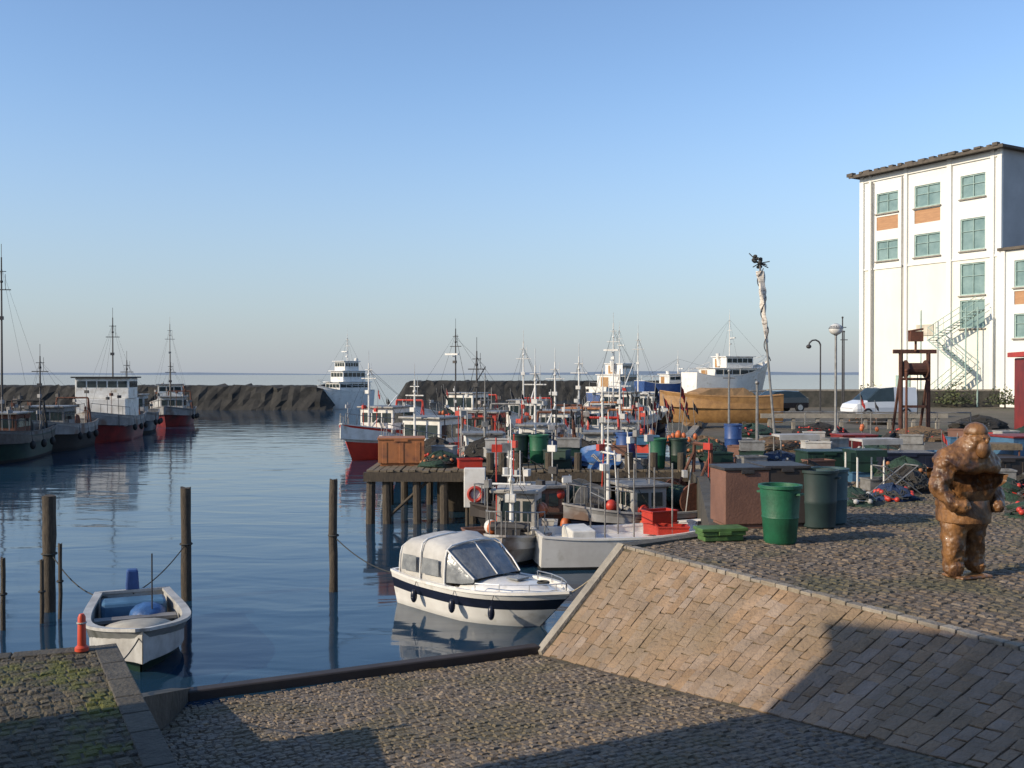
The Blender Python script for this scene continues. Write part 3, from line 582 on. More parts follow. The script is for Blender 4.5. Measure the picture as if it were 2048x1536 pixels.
# low open boat on the other side
GW=mat('shaded_grey_white_gelcoat',(.28,.29,.28),(.17,.17,.165),.5,2,c3=(.09,.09,.075),s3=2,t3=.55)  # grey-white gelcoat, darkened to stand in for shade on this boat
lb=thing('open_motor_boat','low greyish open boat with blue gear by the mossy quay','boat',(-5.3,14.1,0),math.atan2(-.9,.38)); lb.scale=(.95,.93,.93)
g,dz=hull(lb,3.4,1.5,.50,[DGREEN,GW,GW],[(0,0),(.3,1),(.8,1),(.84,2),(1,2)],sheer=.4,stern=.75,draft=.3,rake=.5,deck=.35,deckm=mat('pale_floor',(.3,.28,.23),(.2,.18,.14),.7,3),cap=mat('worn_grey_gunwale',(.48,.48,.46),(.3,.29,.27),.5,3),th=.08)
m=M(); m.loft([ring(.35,.58,.28,.56),ring(.75,.46,.36,.62),ring(1.1,.23,.45,.62),ring(1.32,.07,.54,.61)],closed=False); m.build('foredeck',lb,mat('dull_cream_deck',(.46,.43,.34),(.3,.27,.22),.6,2.5),smooth=True)
M().box((-1.2,0,.36),(.5,1.0,.33)).build('engine_cover',lb,LBLUE,bevel=.06)
M().box((-1.76,0,.74),(.24,.22,.34),tp=.8).box((-1.76,0,.38),(.1,.1,.4)).build('outboard_motor',lb,BLUE,bevel=.03)
M().cyl((-.6,.25,.28),(-.6,.25,1.35),.012,n=5).build('pole',lb,DGREY)
for x in(-.45,.15): M().box((x,0,.38),(.22,1.2,.05)).build('thwart',lb,DIRTSHADE)
M().ball((-.85,.2,.34),.26,(1.5,1.1,.7)).build('folded_tarpaulin',lb,BTARP,smooth=True)
# white work boat by quay
ob=thing('open_work_boat','low white work boat with pole rack at the quay','boat',(2.65,20.7,0),math.atan2(.16,.98))
g,dz=hull(ob,4.4,1.7,.62,[BLACK,GEL,GEL],[(0,0),(.1,1),(.8,2),(1,2)],sheer=.4,stern=.85,draft=.3,rake=.6,deck=.8,deckm=GEL,cap=GEL)
m=M()
for x in(-.9,-.3,.5): m.cyl((x,-.6,.5),(x,-.6,2.1),.016,n=6); m.cyl((x,.6,.5),(x,.6,1.9),.016,n=6)
m.cyl((-.9,-.6,1.8),(.5,-.6,1.8),.012,n=5); m.cyl((-.9,.6,1.5),(.5,.6,1.5),.012,n=5); m.cyl((-.9,-.6,1.4),(-.9,.6,1.4),.012,n=5); m.build('pole_rack',ob,GREY)
M().box((-1.3,0,.62),(.5,1.0,.28)).build('engine_box',ob,WHITE,bevel=.03)
M().cyl((1.3,0,.56),(1.3,0,.82),.05).cyl((1.3,-.2,.74),(1.3,.2,.74),.03).build('mooring_bitt',ob,DGREY)
wb=thing('wooden_boat','varnished wooden open boat propped up on the quay','boat',(9.7,46.5,Q+.55),pi-.1)
g,dz=hull(wb,5.6,1.7,.9,[VWOOD,VWOOD,VWOOD],[(0,0),(.5,1),(1,2)],sheer=.3,stern=.5,draft=.3,rake=.5,deck=.4,deckm=PLANK,cap=VWOOD)
for x in(-1,1): M().box((x,0,-.4),(.15,1.6,.34)).build('cradle_beam',wb,WOOD)
for x in(-.8,.5): M().box((x,0,.5),(.25,1.4,.05)).build('thwart',wb,PLANK)
# ------------------------------------------------------------------ pier
pr=thing('wooden_pier','weathered wooden pier on dark piles crossing the basin','pier')
m=M(); x=-3.8
while x<4.9: m.box((x+.09,28.+R.uniform(-.06,.06),Q-.02+R.uniform(-.01,.01)),(.16,4.2,.05),R.uniform(-.008,.008)); x+=.185
m.build('deck_planks',pr,PLANK)
m=M()
for y in(25.95,27.3,28.7,30.05): m.box((.5,y,Q-.17),(8.7,.16,.24))
m.build('beam',pr,WOOD)
x=-3.65
while x<4.6:
    for y in(26.05,29.9):
        r=.09+R.random()*.05; xx=x+R.uniform(-.08,.08)
        M().cyl((xx,y,-2),(xx+R.uniform(-.06,.06),y,Q-.05+(.0 if R.random()<.6 else .5)),r*1.15,r,9).build('pile',pr,WOOD,smooth=True)
    x+=R.choice((.28,.5,.7))
m=M()
for x in(-3.3,-1.2,.8,2.6): m.cyl((x,26.05,.1),(x+1.2,26.05,Q-.2),.05,n=6)
m.build('brace',pr,WOOD)
for x in(-1.4,.1,1.7,3.3): M().box((x,28.4,.55),(1.45,.08,1.2)).build('under_deck_dark_panel',pr,WOOD)  # dark panels set under the deck to keep the space below dark
ke=M(); pp=[(3.1,15.6),(4.4,23.6),(4.6,26)]
for a,b in zip([tuple(T1)]+pp[:-1],pp):
    a=Vector(a);b=Vector(b);l=(b-a).length;n=int(l/.7); ang=math.atan2(b.y-a.y,b.x-a.x)
    for i in range(n): p=a.lerp(b,(i+.5)/n); q=Vector((math.sin(ang),-math.cos(ang)))*.12; ke.box((p.x+q.x,p.y+q.y,Q+.01),(l/n-.015,.24,.07),ang)
ke.build('quay_kerb',None,DKERB,top=('stone kerb around the basin edge of the quay','kerb'))
ke=M(); pp=[(4.6,26),(6.5,38),(12,62),(14,90)]
for a,b in zip(pp[:-1],pp[1:]):
    a=Vector(a);b=Vector(b); ke.box(((a.x+b.x)/2+.15,(a.y+b.y)/2,Q+.06),((b-a).length,.3,.14),math.atan2(b.y-a.y,b.x-a.x))
ke.build('quay_kerb',None,CONC,top=('long concrete kerb along the fishing quay','kerb'))
# ------------------------------------------------------------------ clutter templates
def bin_(label,x,y,z,r0,r1,h,matl,group='barrels on the quay',name='barrel'):
    b=thing(name,label,'barrel',(x,y,z),R.random()*6,group)
    pr_=[(r0*.9,0),(r0,.03),(r0+(r1-r0)*.45,h*.42),(r0+(r1-r0)*.46+.01,h*.45),(r0+(r1-r0)*.5,h*.48),(r1,h-.05),(r1+.025,h-.045),(r1+.025,h),(r1-.02,h),(r0*.9,.08)]
    M().lathe(pr_,n=28).build('body',b,matl,smooth=True)
    for s in(1,-1): M().box((s*(r1+.02),0,h-.12),(.06,.14,.03)).build('handle',b,matl)
    return b
bin_('green plastic barrel standing on cobbles beside brown bins',3.96,14.75,Q+.01,.235,.295,.86,GREEN)
bin_('blue-green plastic barrel behind dark bins',5.3,16.7,Q+.01,.28,.3,.92,mat('blue_grey_plastic',(.035,.085,.10),(.02,.05,.06),.6,4))
bin_('dark blue-green barrel beside a large bin',4.98,16.25,Q+.01,.27,.3,.94,mat('black_green_plastic',(.014,.035,.035),None,.6,4))
bin_('green barrel at the pier end',3.85,26.5,Q,.2,.24,.8,GREEN); bin_('green barrel at the pier end',4.4,26.5,Q,.2,.24,.8,DGREEN)
bin_('dark green barrel on the pier',.2,28.2,Q,.24,.28,.8,DGREEN); bin_('dark green barrel on the pier',.75,28.1,Q,.24,.28,.8,GREEN)
bin_('blue barrel among nets on the quay',7.3,33,Q,.28,.28,.85,BLUE); bin_('blue barrel on the pier beside nets',3.3,29,Q,.28,.28,.8,BLUE)
def tub(label,x,y,z,d,rz,matl,lid=None,group='storage bins on the quay',ribs=True):
    b=thing('fish_tub',label,'bin',(x,y,z),rz,group); a,c,h=d
    m=M().box((0,0,h/2+.04),(a,c,h-.08)); 
    if ribs:
        for i in(-1,0,1): m.box((i*a*.36,-c/2-.006,h/2),(a*.1,.015,h*.8)); m.box((i*a*.36,c/2+.006,h/2),(a*.1,.015,h*.8))
    m.box((0,0,.05),(a*.9,c*.9,.1)); m.build('body',b,matl,bevel=.012)
    M().box((0,0,h+.02),(a+.05,c+.05,.05)).box((0,-c/2-.025,h-.03),(a*.3,.02,.06)).build('lid',b,lid or matl,bevel=.012)
    return b
tub('reddish brown plain wooden bin with grey lid at the quay edge',3.72,16.35,Q+.01,(.74,.7,.95),.15,BRN,DGREY,ribs=False)
tub('dark bin with grey lid beside the brown one',4.4,16.5,Q+.01,(.72,.8,.97),.1,DBRN,DGREY,ribs=False)
tub('low light green box on the quay kerb',3.12,14.95,Q+.02,(.68,.32,.15),.2,LGREEN,ribs=False)
tub('orange fish tub on the pier end',-3.05,27.6,Q,(1.25,.9,.72),.1,ORG)
tub('dark red fish tub by the quay rail',10.6,31,Q,(1.1,.9,.6),.1,DRED)
tub('dark storage bin among fishing gear',10.9,22.6,Q,(1.2,.9,.6),.2,DBRN); tub('dark storage bin among fishing gear',9.4,24.0,Q,(1.2,.9,.6),-.1,NAVY); tub('dark green storage bin among fishing gear',7.6,24.4,Q,(1.1,.8,.6),.1,DGREEN)
tub('blue bin with red lid behind the statue',12.4,24.0,Q,(1.6,1.,1.0),.2,LBLUE,DRED)
def crate(matl,label):
    b=thing('fish_crate',label,'crate',(0,0,0),0,'fish crates stacked on quay and pier'); a,c,h=.62,.4,.24
    m=M(); m.box((0,0,.015),(a,c,.03)); m.box((0,c/2-.012,h/2+.015),(a,.024,h-.03)).box((0,-c/2+.012,h/2+.015),(a,.024,h-.03)).box((a/2-.012,0,h/2+.015),(.024,c-.05,h-.03)).box((-a/2+.012,0,h/2+.015),(.024,c-.05,h-.03))
    m.build('tray',b,matl); m=M(); m.box((0,c/2+.005,h),(a+.03,.035,.03)).box((0,-c/2-.005,h),(a+.03,.035,.03)).box((a/2+.005,0,h),(.035,c-.03,.03)).box((-a/2-.005,0,h),(.035,c-.03,.03)); m.build('rim',b,matl)
    return b
CR=[crate(RED,'red plastic fish crate'),crate(DWHITE,'stained white plastic fish crate'),crate(LBLUE,'blue plastic fish crate'),crate(BRN,'brown wooden fish crate'),crate(GREY,'grey plastic fish crate'),crate(DGREEN,'green plastic fish crate')]
used=[False]*6
def put(i,x,y,z,rz=0,tilt=(0,0)):
    if not used[i]: used[i]=True; CR[i].location=(x,y,z); CR[i].rotation_euler=(tilt[0],tilt[1],rz); return
    clone(CR[i],(x,y,z),rz,1,tilt)
def stack(i,x,y,z,n,rz=None):
    for j in range(n):
        ii=i if R.random()<.7 else R.choice((1,1,2,3,4,5,0)); put(ii,x+R.uniform(-.03,.03),y+R.uniform(-.03,.03),z+j*.245,(R.uniform(-.5,.5) if rz is None else rz)+R.uniform(-.08,.08))
stack(0,3.1,20.9,.56,2); stack(0,3.3,20.4,.56,1); put(3,-.7,20.9,.42,.3)
stack(0,-1.15,26.6,Q,1); stack(1,-1.9,28.,Q,2); stack(4,1.6,27.5,Q,3); stack(2,3.9,28.6,Q,3); stack(3,2.9,27.9,Q,2); stack(1,-.4,27.2,Q,3); stack(5,1.2,26.5,Q,2); stack(1,3.2,26.5,Q,1)
for (i,x,y,n) in [(1,8.0,26,3),(1,7.2,24.6,1),(4,8.9,27.5,3),(2,9.8,26.5,2),(0,10.9,26,2),(3,6.4,28,2),(5,7.1,29.5,2),(1,9.2,30.5,3),(4,11.6,29,3),(0,12.5,24,2),(2,12.9,27,3),(1,7.9,21.6,1),(4,10.2,21,2),(4,5.9,24.5,2),(3,6.,31,1),(1,8.,35,1),(3,9.4,36.5,1),(2,14.3,32,3),(1,15.3,31.,3),(5,11.8,33,2),(0,16.4,34,2),(2,5.6,27,1),(5,8.1,23.2,3),(3,7.2,23.4,2),(4,11.3,24.2,3),(5,13.4,22.6,3),(3,12.,19.4,2),(4,6.3,26.3,3),(3,5.3,25.6,2)]: stack(i,x,y,Q,n)
def dan(fm,label):
    b=thing('marker_buoy',label,'buoy',(0,0,0),0,'flagged fishing marker buoys')
    M().cyl((0,0,0),(0,0,2.3),.014,.010,6).build('pole',b,GREY); M().ball((0,0,.75),.10,(1,1,1.4)).build('float',b,FOR,smooth=True)
    m=M()
    rg=[[(.015+i*.035,.03*math.sin(i*1.9),1.9-.05*i),(.015+i*.035,.03*math.sin(i*1.9),2.22-.07*i)] for i in range(6)]; m.loft(rg,closed=False,caps=False); m.build('flag',b,fm); return b
D=[dan(FLAGR,'marker buoy with red flag on a thin pole'),dan(FLAGK,'marker buoy with black flag on a thin pole')]
du=[0,0]
def putd(i,x,y,z,sc=1.):
    t=(R.uniform(-.16,.16),R.uniform(-.16,.16)); a=R.uniform(-.8,.8)
    if not du[i]: du[i]=1; D[i].location=(x,y,z); D[i].rotation_euler=(*t,a); return
    clone(D[i],(x,y,z),a,sc,t)
for cx,cy,z,n,s in [(4.5,29.3,Q,10,.8),(5.3,31,Q,4,.7),(9.4,21.5,Q,3,.6),(-6.2,47.5,1.1,3,.9),(-3.4,56,1.,5,1.),(.5,50,1,5,.9),(2.,34.5,.9,4,.8),(-.8,36,.9,4,.8),(4,37,.9,4,.8),(6.5,56,1,3,.9),(16.5,28,Q,3,.8),(12.8,36,Q,3,.8)]:
    for j in range(n): putd(0 if R.random()<.45 else 1,cx+R.uniform(-.55,.55),cy+R.uniform(-.5,.5),z,s*R.uniform(.8,1.1))
def mound(name,label,cat,x,y,z,rx,ry,h,matl,seed=0,coils=10,rm=DROPE,nz=.35):
    b=thing(name,label,cat,(x,y,z),R.random()*3,'heaps of nets and tarpaulins'); rings=[];n=22
    for j in range(9):
        f=j/8; rr=math.cos(f*pi/2)**.6 if f<1 else .02; ring_=[]
        for i in range(n):
            a=2*pi*i/n; d=1+nz*noise.noise(Vector((math.cos(a)*1.6+seed,math.sin(a)*1.6,f*2.5)))+nz*.5*noise.noise(Vector((math.cos(a)*5+seed,math.sin(a)*5,f*6)))
            ring_.append((rx*rr*d*math.cos(a),ry*rr*d*math.sin(a),h*f*(1+nz*.8*noise.noise(Vector((math.cos(a)*2,math.sin(a)*2+seed,f)))) if j else 0))
        rings.append(ring_)
    M().loft(rings).build('heap',b,matl,smooth=True)
    m=M()
    for c in range(coils):
        a0=R.random()*6.28; ps=[]
        for i in range(12):
            a=a0+i*.35; f=R.uniform(.2,.75); rr=math.cos(f*pi/2)**.6*1.04; ps.append((rx*rr*math.cos(a),ry*rr*math.sin(a),h*f*1.05))
        m.path(ps,.012,4)
    m.build('loose_rope',b,rm)
    if coils>6:
        m=M(); ps=[]
        for c in range(14): a=c*.9+R.random(); f=R.uniform(.15,.8); rr=math.cos(f*pi/2)**.6*1.03; p=(rx*rr*math.cos(a),ry*rr*math.sin(a),h*f); ps.append(p); m.ball(p,.05)
        m.path(ps,.012,4)
        m.build('float_line',b,R.choice([ORG,RED,DWHITE,DGREY]),smooth=True)
    return b
mound('tarpaulin_heap','crumpled blue tarpaulin on the pier','tarpaulin',2.3,26.9,Q,.8,.5,.5,BTARP,1,3,ROPE,.55)
NM={NETG:'green',NETB:'blue',NETO:'tan',NETK:'dark'}
for i,(x,y,z,rx,ry,h,mt) in enumerate([(-1.9,27.1,Q,.6,.5,.4,NETG),(-2.2,29.2,Q,.7,.5,.6,NETK),(.9,29.4,Q,.8,.5,.6,NETB),(3.4,29.6,Q,.8,.5,.6,NETO),(5.6,29,Q,.8,.7,.6,NETG),(7.2,27,Q,.9,.7,.4,NETB),(8.6,32.8,Q,1.2,.9,.4,NETO),(10.4,28.4,Q,1.,.8,.5,NETG),(12.,31.3,Q,1.1,.8,.6,NETK),(6.4,33.5,Q,.9,.8,.4,NETO),(13.6,29,Q,1.1,.9,.6,NETG),(5.6,20.3,Q,.6,.5,.35,NETO),(6.6,19.4,Q,.7,.4,.3,NETG),(10.7,19.2,Q,.9,.6,.5,NETK),(9.4,17.4,Q,.8,.6,.35,NETG),(13.,20.5,Q,1,.8,.6,NETG),(9.6,40,Q,1.3,.9,.5,NETG),(12.6,41,Q,1.4,.9,.5,NETK),(15.5,38,Q,1.3,.9,.5,NETO),(18.5,36,Q,1.3,1,.6,NETG),(1.4,35.2,.7,.8,.6,.8,NETK),(-2.9,37.2,.7,.6,.5,.7,NETB),(.6,51,.9,.9,.7,.9,NETG),(-3.7,57,.9,.9,.8,1.,NETG),(-.6,29.,Q,.8,.6,.7,NETK),(2.0,28.4,Q,.8,.6,.6,NETK),(8.4,21.3,Q,.7,.5,.5,NETK),(9.7,20.3,Q,.8,.6,.5,NETG),(7.6,19.9,Q,.5,.4,.3,NETB),(11.6,21.2,Q,.9,.7,.6,NETK),(-1.3,33.2,.7,.6,.5,.7,NETK),(3.2,32.2,.7,.6,.5,.6,NETG),(1.9,41.,.8,.8,.7,.9,NETK),(-1.2,43.,.8,.8,.7,.9,NETO),(3.1,24.1,.5,.5,.4,.5,NETK),(6.6,22.3,Q,.7,.5,.5,NETK),(8.9,22.6,Q,.7,.6,.6,NETG),(21.5,46,Q,1.3,.9,.6,NETK),(18.,50,Q,1.2,.9,.5,NETK)]):
    mound('fishing_net_heap','heap of '+NM[mt]+' fishing net with floats','net',x,y,z,rx,ry,h,mt,i*3.1,9)
def trestle(label,x,y,rz,top=GREEN,leg=WHITE,l=1.1,h=.85):
    b=thing('work_table',label,'table',(x,y,Q+.01),rz,'work tables on the quay')
    M().box((0,0,h),(l,.6,.06)).box((0,-.3,h-.06),(l,.03,.1)).build('table_top',b,top)
    for sx in(-1,1):
        for sy in(-1,1): M().cyl((sx*(l/2-.05),sy*.26,0),(sx*(l/2-.05),sy*.26,h-.03),.02,n=6).build('leg',b,leg)
trestle('dark green work table with white legs on the quay',7.55,21.4,.15,DGREEN,WHITE,.7); trestle('pale work table on the quay',7.6,26.8,.1,DWHITE,GREY); trestle('pale work table with crates',9.1,25,.2,DWHITE,GREY); trestle('timber work bench by the nets',11.2,23.3,-.1,PLANK,RUST)
m=thing('folding_trestle','white metal folding trestle on cobbles','trestle',(8.0,20.5,Q+.01),.3)
M().cyl((-.5,0,0),(.4,0,.6),.013).cyl((.5,0,0),(-.4,0,.6),.013).cyl((-.5,.4,0),(.4,.4,.6),.013).cyl((.5,.4,0),(-.4,.4,.6),.013).cyl((.4,0,.6),(.4,.4,.6),.013).cyl((-.4,0,.6),(-.4,.4,.6),.013).build('frame',m,GREY)
# ------------------------------------------------------------------ street furniture
lp=thing('street_lamp','slim grey street lamp with round globe on the quay','street lamp',(12.3,38,Q))
M().lathe([(.14,0),(.14,.3),(.07,.36),(.05,.5),(.045,3.95),(.09,4.0),(.09,4.05)],n=12).build('pole',lp,GREY,smooth=True)
M().ball((0,0,4.2),.26,(1,1,.85),16).build('globe',lp,mat('lamp_globe',(.75,.74,.7),None,.2),smooth=True); M().lathe([(.28,4.22),(.22,4.32),(.06,4.42)],n=14).build('cap',lp,GREY,smooth=True)
fp=thing('flag_mast','tall leaning pole wrapped in pale striped cloth and dark rope','pole',(10.,38,Q))
tp=Vector((-.62,0,6.9)); M().cyl((0,0,0),tp,.05,.04,8).build('pole',fp,GREY,smooth=True)
m=M(); rings=[]
for i in range(40):
    f=i/39; z=3.7+2.7*f; c=Vector((tp.x*z/6.9,0,z)); r=.06+.08*f+.03*noise.noise(Vector((f*9,1,2)))
    rings.append([c+Vector((r*(1+.25*math.cos(3*a+f*9))*math.cos(a),r*(1+.25*math.cos(3*a+f*9))*math.sin(a),0)) for a in [2*pi*q/12 for q in range(12)]])
m.loft(rings); m.build('wrapped_cloth',fp,mat('pale_flag_cloth',(.62,.57,.5),(.25,.21,.18),.85,5,.5,9,stretch=(1,1,2.4),lo=.4,hi=.48),smooth=True)
m=M(); ps=[]
for i in range(70):
    f=i/69; z=3.0+3.5*f; c=Vector((tp.x*z/6.9,0,z)); a=f*18; r=.09+.06*f; ps.append(c+Vector((r*math.cos(a),r*math.sin(a),0)))
m.path(ps,.018,5); m.build('wrapped_rope',fp,DBRN)
m=M()
for i in range(12): m.ball((tp.x+R.uniform(-.22,.22),R.uniform(-.2,.2),6.65+R.uniform(-.2,.3)),.08,(1,1,.8))
for i in range(8): m.cyl((tp.x,0,6.7),(tp.x+R.uniform(-.4,.4),R.uniform(-.3,.3),6.5+R.uniform(0,.7)),.02,n=4)
m.build('rope_tangle',fp,DROPE)
gn=thing('lifting_gantry','dark rusty brown steel lifting gantry with winch on the quay','gantry',(16.1,40,Q))
m=M()
for s in(-.55,.55): m.cyl((s,0,0),(s,0,3.4),.09,n=8); m.cyl((s,.9,0),(s,0,2.6),.06,n=6); m.box((s,.3,.06),(.3,1.3,.12))
m.box((0,0,3.4),(1.7,.16,.16)).box((0,0,2.3),(1.2,.1,.1)).box((0,0,1.2),(1.2,.1,.1)); m.build('frame',gn,GBRN)
M().cyl((-.4,-.1,2.7),(.4,-.1,2.7),.25,n=14).cyl((-.42,-.1,2.7),(-.38,-.1,2.7),.36,n=16).cyl((.38,-.1,2.7),(.42,-.1,2.7),.36,n=16).build('winch_drum',gn,GBRN)
M().cyl((0,-.1,3.4),(0,-.1,4.2),.05).box((0,-.1,4.0),(.5,.3,.4)).cyl((-.3,-.1,4.2),(.3,-.1,4.3),.04).build('pulley_block',gn,RUST); M().cyl((0,-.3,2.5),(0,-.3,.9),.015,n=4).build('cable',gn,DROPE)
def pole(label,x,y,h,hook=0,matl=DGREY,z=Q):
    b=thing('dark_pole',label,'pole',(x,y,z)); m=M(); m.cyl((0,0,0),(0,0,h),.05,.04,7)
    m.build('shaft',b,matl)
    m=M()
    if hook: m.path([(0,0,h)]+[(-.35+.35*math.cos(a),0,h+.35*math.sin(a)) for a in(.3,.8,1.4,2.,2.6,3.1)],.05,6); m.ball((-.7,0,h-.05),.16,(1,1,.8))
    else: m.cyl((-.25,0,h*.9),(.25,0,h*.9),.03,n=5); m.ball((0,0,h+.03),.07)
    m.build('head',b,matl,smooth=True)
pole('dark hooked lamp post near parked cars',18.5,60,4.2,1); pole('thin pole with crossbar by the building',21.8,66,6.2); pole('thin pole with crossbar by the building',22.9,69,5.4); pole('rusty pole beside the nets',14.2,36,2.6,0,RUST); pole('thin grey pole by the boats',7.6,31,2.2,0,GREY); pole('thin grey pole by the boats',8.9,41,2.6,0,GREY)
gr=thing('guard_rail','low timber guard rail on short posts along the quay','railing',(0,0,Q))
m=M(); m.box((15.4,45,.62),(8.4,.14,.2)); m.build('rail',gr,CONC)
for i in range(8): M().box((11.6+i*1.08,45.05,.27),(.14,.14,.5)).build('post',gr,CONC)
gr=thing('guard_rail','grey steel railing behind stacked crates','railing',(0,0,Q))
for z,r in((.9,.03),(.5,.02)): M().cyl((11,42.2,z),(19,41.4,z),r,n=6).build('rail',gr,GREY)
for i in range(7): M().cyl((11+i*1.333,42.2-i*.133,0),(11+i*1.333,42.2-i*.133,.88),.025,n=6).build('post',gr,GREY)
rp_=thing('red_marker_post','short red mooring marker on the mossy quay corner','post',(-3.86,8.95,Q+.02)); M().lathe([(.06,0),(.06,.03),(.038,.05),(.034,.3),(.02,.33)],n=12).build('shaft',rp_,mat('red_plastic',(.6,.07,.03),None,.5),smooth=True); M().torus((0,0,.25),.037,.008,14,6).build('band',rp_,DWHITE)
cb=thing('notice_cabinet','white cabinet with red life ring on the pier edge','cabinet',(-.95,25.55,.45)); M().box((0,0,.55),(.55,.3,1.0)).build('body',cb,WHITE,bevel=.02); M().torus((0.02,-.2,.4),.17,.045,20,8,axis='Y').build('life_ring',cb,RED,smooth=True)
for s in(-.2,.2): M().cyl((s,.1,-1.2),(s,.1,.2),.05).build('leg',cb,WOOD)
# ------------------------------------------------------------------ car
def car(label,x,y,rz,paint,h=1.42,van=False,sc=1.):
    c=thing('parked_car',label,'car',(x,y,Q),rz,'cars parked before the harbour wall'); c.scale=(sc,sc,sc)
    st=[(-2.05,.45,.72,.72,.7),(-1.98,.3,.9,.9,.82),(-1.85,.28,.95,1.0,.85),(-1.35,.28,.97,h-.04,.87),(-.4,.28,.96,h,.88),(.35,.28,.94,h-.03,.88),(1.05,.28,.9,.93,.87),(1.75,.28,.78,.8,.82),(2.02,.32,.62,.64,.7),(2.08,.42,.5,.52,.6)]
    if van: st=[(-2.1,.4,.9,h-.15,.82),(-2.05,.3,1.,h,.86),(-.5,.3,1.,h+.02,.88),(.4,.3,1.,h-.05,.88),(1.3,.3,.98,1.08,.86),(1.95,.3,.85,.87,.8),(2.15,.4,.6,.62,.7)]
    b=M();gl=M()
    for (a,q) in zip(st[:-1],st[1:]):
        def pr(s):
            X,z0,zb,zr,w=s; wr=w*((.86 if van else .78) if zr-zb>.15 else .93); return [(X,w*.94,z0),(X,w,(z0+zb)/2),(X,w*.97,zb),(X,wr,zr-.02),(X,wr*.8,zr),(X,-wr*.8,zr),(X,-wr,zr-.02),(X,-w*.97,zb),(X,-w,(z0+zb)/2),(X,-w*.94,z0)]
        A_,B_=pr(a),pr(q)
        for i in range(10):
            j=(i+1)%10; f=[A_[i],B_[i],B_[j],A_[j]]
            glass=(i in(2,6) and (a[3]-a[2]>.2 or q[3]-q[2]>.2) and not(van and q[0]<.3)) or (i in(3,4,5) and abs(a[3]-q[3])>.3)
            (gl if glass else b).add(f,[(0,1,2,3)])
    for s in(st[0],st[-1]):
        X,z0,zb,zr,w=s; b.add([(X,w*.94,z0),(X,w,zb),(X,-w,zb),(X,-w*.94,z0)],[(0,1,2,3)])
        if zr-zb>.3: b.add([(X,w*.97,zb),(X,w*.8,zr),(X,-w*.8,zr),(X,-w*.97,zb)],[(0,1,2,3)])
    b.build('body',c,paint,smooth=True); gl.build('windows',c,GLASS)
    for wx in(-1.3,1.3):
        for s in(1,-1):
            t=M().cyl((wx,s*.72,.31),(wx,s*.89,.31),.31,n=18).build('wheel',c,BLACK,smooth=True); M().cyl((wx,s*.885,.31),(wx,s*.9,.31),.19,n=14).build('rim',t,STEEL)
    for s in(1,-1): M().box((2.0,s*.52,.6),(.12,.3,.12)).build('headlight',c,STEEL); M().box((-2.04,s*.6,.8),(.06,.16,.2)).build('tail_light',c,RED)
WCAR=mat('white_car_paint',(.72,.73,.74),(.66,.67,.68),.25,1,coat=.5); KCAR=mat('black_car_paint',(.02,.022,.03),None,.2,1,coat=.6)
car('silver-white parked van with sloping bonnet facing the harbour',20.9,57,pi+.25,WCAR,1.85,True,.95); car('black parked car half hidden by quay gear',17.4,66,pi+.3,KCAR,1.42,False)
ks=thing('sales_kiosk','red fish sales kiosk with awning on the quay','kiosk',(20.75,38,Q),-.2); ks.scale=(1,1,1.3)
M().box((0,0,1.2),(2.6,1.8,2.4)).build('body',ks,DRED,bevel=.03); M().add([(-1.5,-.9,2.5),(1.5,-.9,2.5),(1.5,-2.,2.1),(-1.5,-2.,2.1)],[(0,1,2,3)]).build('awning',ks,RED); M().box((0,0,2.5),(3,2.2,.14)).build('roof',ks,RED); M().box((0,-.91,1.5),(1.7,.05,.8)).build('serving_window',ks,GLASS); M().box((0,-1.05,1.),(2.,.3,.06)).build('counter',ks,WHITE)
def shrub(x,y,r,z=Q):
    b=thing('shrub','dark green shrub at the foot of the white building','shrub',(x,y,z),0,'shrubs by the building')
    m=M()
    for i in range(420):
        a=R.random()*6.28;u=R.random();el=math.acos(R.uniform(-.2,1)); rr=r*u**.33*(1+.35*math.sin(3*a+x)); c=Vector((rr*math.cos(a)*math.sin(el),rr*math.sin(a)*math.sin(el),abs(rr*math.cos(el))+.3)); s=.12
        p=Vector((R.uniform(-1,1),R.uniform(-1,1),R.uniform(-1,1))).normalized()*s; q=p.orthogonal().normalized()*s; m.add([c-p,c+q*.6,c+p,c-q*.6],[(0,1,2,3)])
    m.build('crown',b,BUSH); M().cyl((0,0,0),(0,0,.8),.06,.03).cyl((0,0,.3),(.3,.1,.9),.03,.02).build('trunk',b,WOOD)
shrub(28.6,80,1.2); shrub(30.2,81,1.0); shrub(33,74.6,1.3); shrub(36,73,1.1)
# ------------------------------------------------------------------ carved statue
st=thing('carved_statue','stocky weathered brown carved wooden fisherman standing on cobbles','statue',(5.55,12.3,Q+.02),.35); st.scale=(.97,.97,1.0)
def skin(name,par,joints,edges,matl,sub=2,root=0):
    me=bpy.data.meshes.new(name); me.from_pydata([j[0] for j in joints],edges,[]); o=bpy.data.objects.new(name,me); COL.objects.link(o); o.parent=par
    me.materials.append(matl)
    s=o.modifiers.new('skin','SKIN'); s.use_smooth_shade=True; sv_=me.skin_vertices[0].data
    for i,j in enumerate(joints): r=j[1]; sv_[i].radius=(r if isinstance(r,tuple) else (r,r)); sv_[i].use_root=(i==root)
    q=o.modifiers.new('sub','SUBSURF'); q.levels=sub+2; q.render_levels=sub+2
    for nm,sc,st_ in(('_carving',.14,.07),('_chisel',.045,.022)):
        tx=bpy.data.textures.new(name+nm,'CLOUDS'); tx.noise_scale=sc
        d=o.modifiers.new(nm[1:],'DISPLACE'); d.texture=tx; d.strength=st_; d.mid_level=.5
    return o
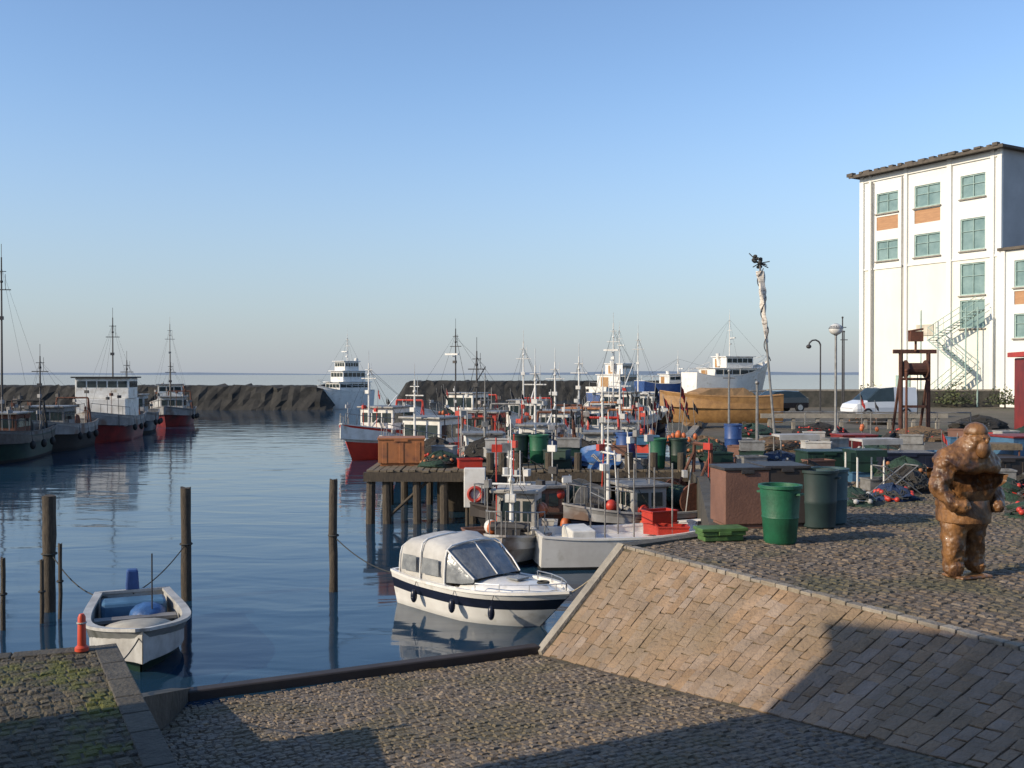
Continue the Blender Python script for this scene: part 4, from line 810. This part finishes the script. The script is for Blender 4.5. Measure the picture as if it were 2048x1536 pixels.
J=[((0,0,.86),(.25,.22)),((0,-.03,1.10),(.34,.28)),((0,-.05,1.32),(.38,.31)),((0,-.10,1.52),(.28,.23)),((0,-.17,1.62),(.18,.17)),((0,-.24,1.71),(.155,.16)),((0,-.23,1.80),(.12,.12)),
   ((-.16,0,.66),(.18,.17)),((-.18,-.05,.38),(.145,.15)),((-.18,.0,.12),(.14,.14)),((-.2,-.18,.06),(.12,.07)),
   ((.16,0,.66),(.18,.17)),((.18,-.02,.38),(.145,.15)),((.19,.03,.12),(.14,.14)),((.21,-.15,.06),(.12,.07)),
   ((-.33,-.06,1.38),(.15,.15)),((-.43,-.04,1.1),(.125,.125)),((-.34,-.24,.90),(.10,.10)),((-.18,-.33,.88),(.085,.085)),
   ((.33,-.06,1.38),(.15,.15)),((.43,-.02,1.1),(.125,.125)),((.37,-.2,.90),(.10,.10)),((.22,-.31,.86),(.085,.085))]
Ed=[(0,1),(1,2),(2,3),(3,4),(4,5),(5,6),(0,7),(7,8),(8,9),(9,10),(0,11),(11,12),(12,13),(13,14),(3,15),(15,16),(16,17),(17,18),(3,19),(19,20),(20,21),(21,22)]
skin('body',st,J,Ed,CARV)
M().lathe([(.14,1.76),(.145,1.79),(.125,1.84),(.08,1.88),(.01,1.90)],(0,-.21,0),20).build('cap',st,CARV,smooth=True)
m=M().ball((0,-.39,1.68),.026,(1,1,1.3)).ball((-.05,-.37,1.72),.012).ball((.05,-.37,1.72),.012).ball((0,-.33,1.58),.10,(1,.8,1.2)); m.build('face',st,CARV,smooth=True)
m=M().lathe([(.30,.95),(.33,.8),(.325,.68),(.30,.66)],(0,-.01,0),20); m.build('coat_hem',st,CARV,smooth=True)
m=M().box((.02,-.06,.01),(.5,.36,.04)); m.build('base',st,CARV,bevel=.02)
# ------------------------------------------------------------------ ropes
def rope(label,a,b,sag=.3,r=.010,matl=ROPE):
    a=Vector(a);b=Vector(b); ps=[a.lerp(b,i/12)-Vector((0,0,sag*4*(i/12)*(1-i/12))) for i in range(13)]
    o=M().path(ps,r,5).build('mooring_rope',None,matl); tag(o,label,'rope','mooring ropes')
rope('mooring rope from motor boat to wooden post',(-1.95,17.0,.5),(-3.2,17.9,1.0),.12,matl=DROPE); rope('mooring rope from motor boat bow to embankment',(.85,15.0,.6),(1.6,14.35,1.45),.08); rope('mooring rope from small boat to post',(-5.9,15.55,.48),(-5.6,17.2,1.0),.1,matl=DROPE); rope('mooring rope from small boat to quay',(-4.75,12.75,.55),(-4.2,9.0,1.42),.35,matl=DROPE); rope('mooring rope from small boat to thick post',(-6.2,15.3,.48),(-7.6,16.4,1.),.2,matl=DROPE)
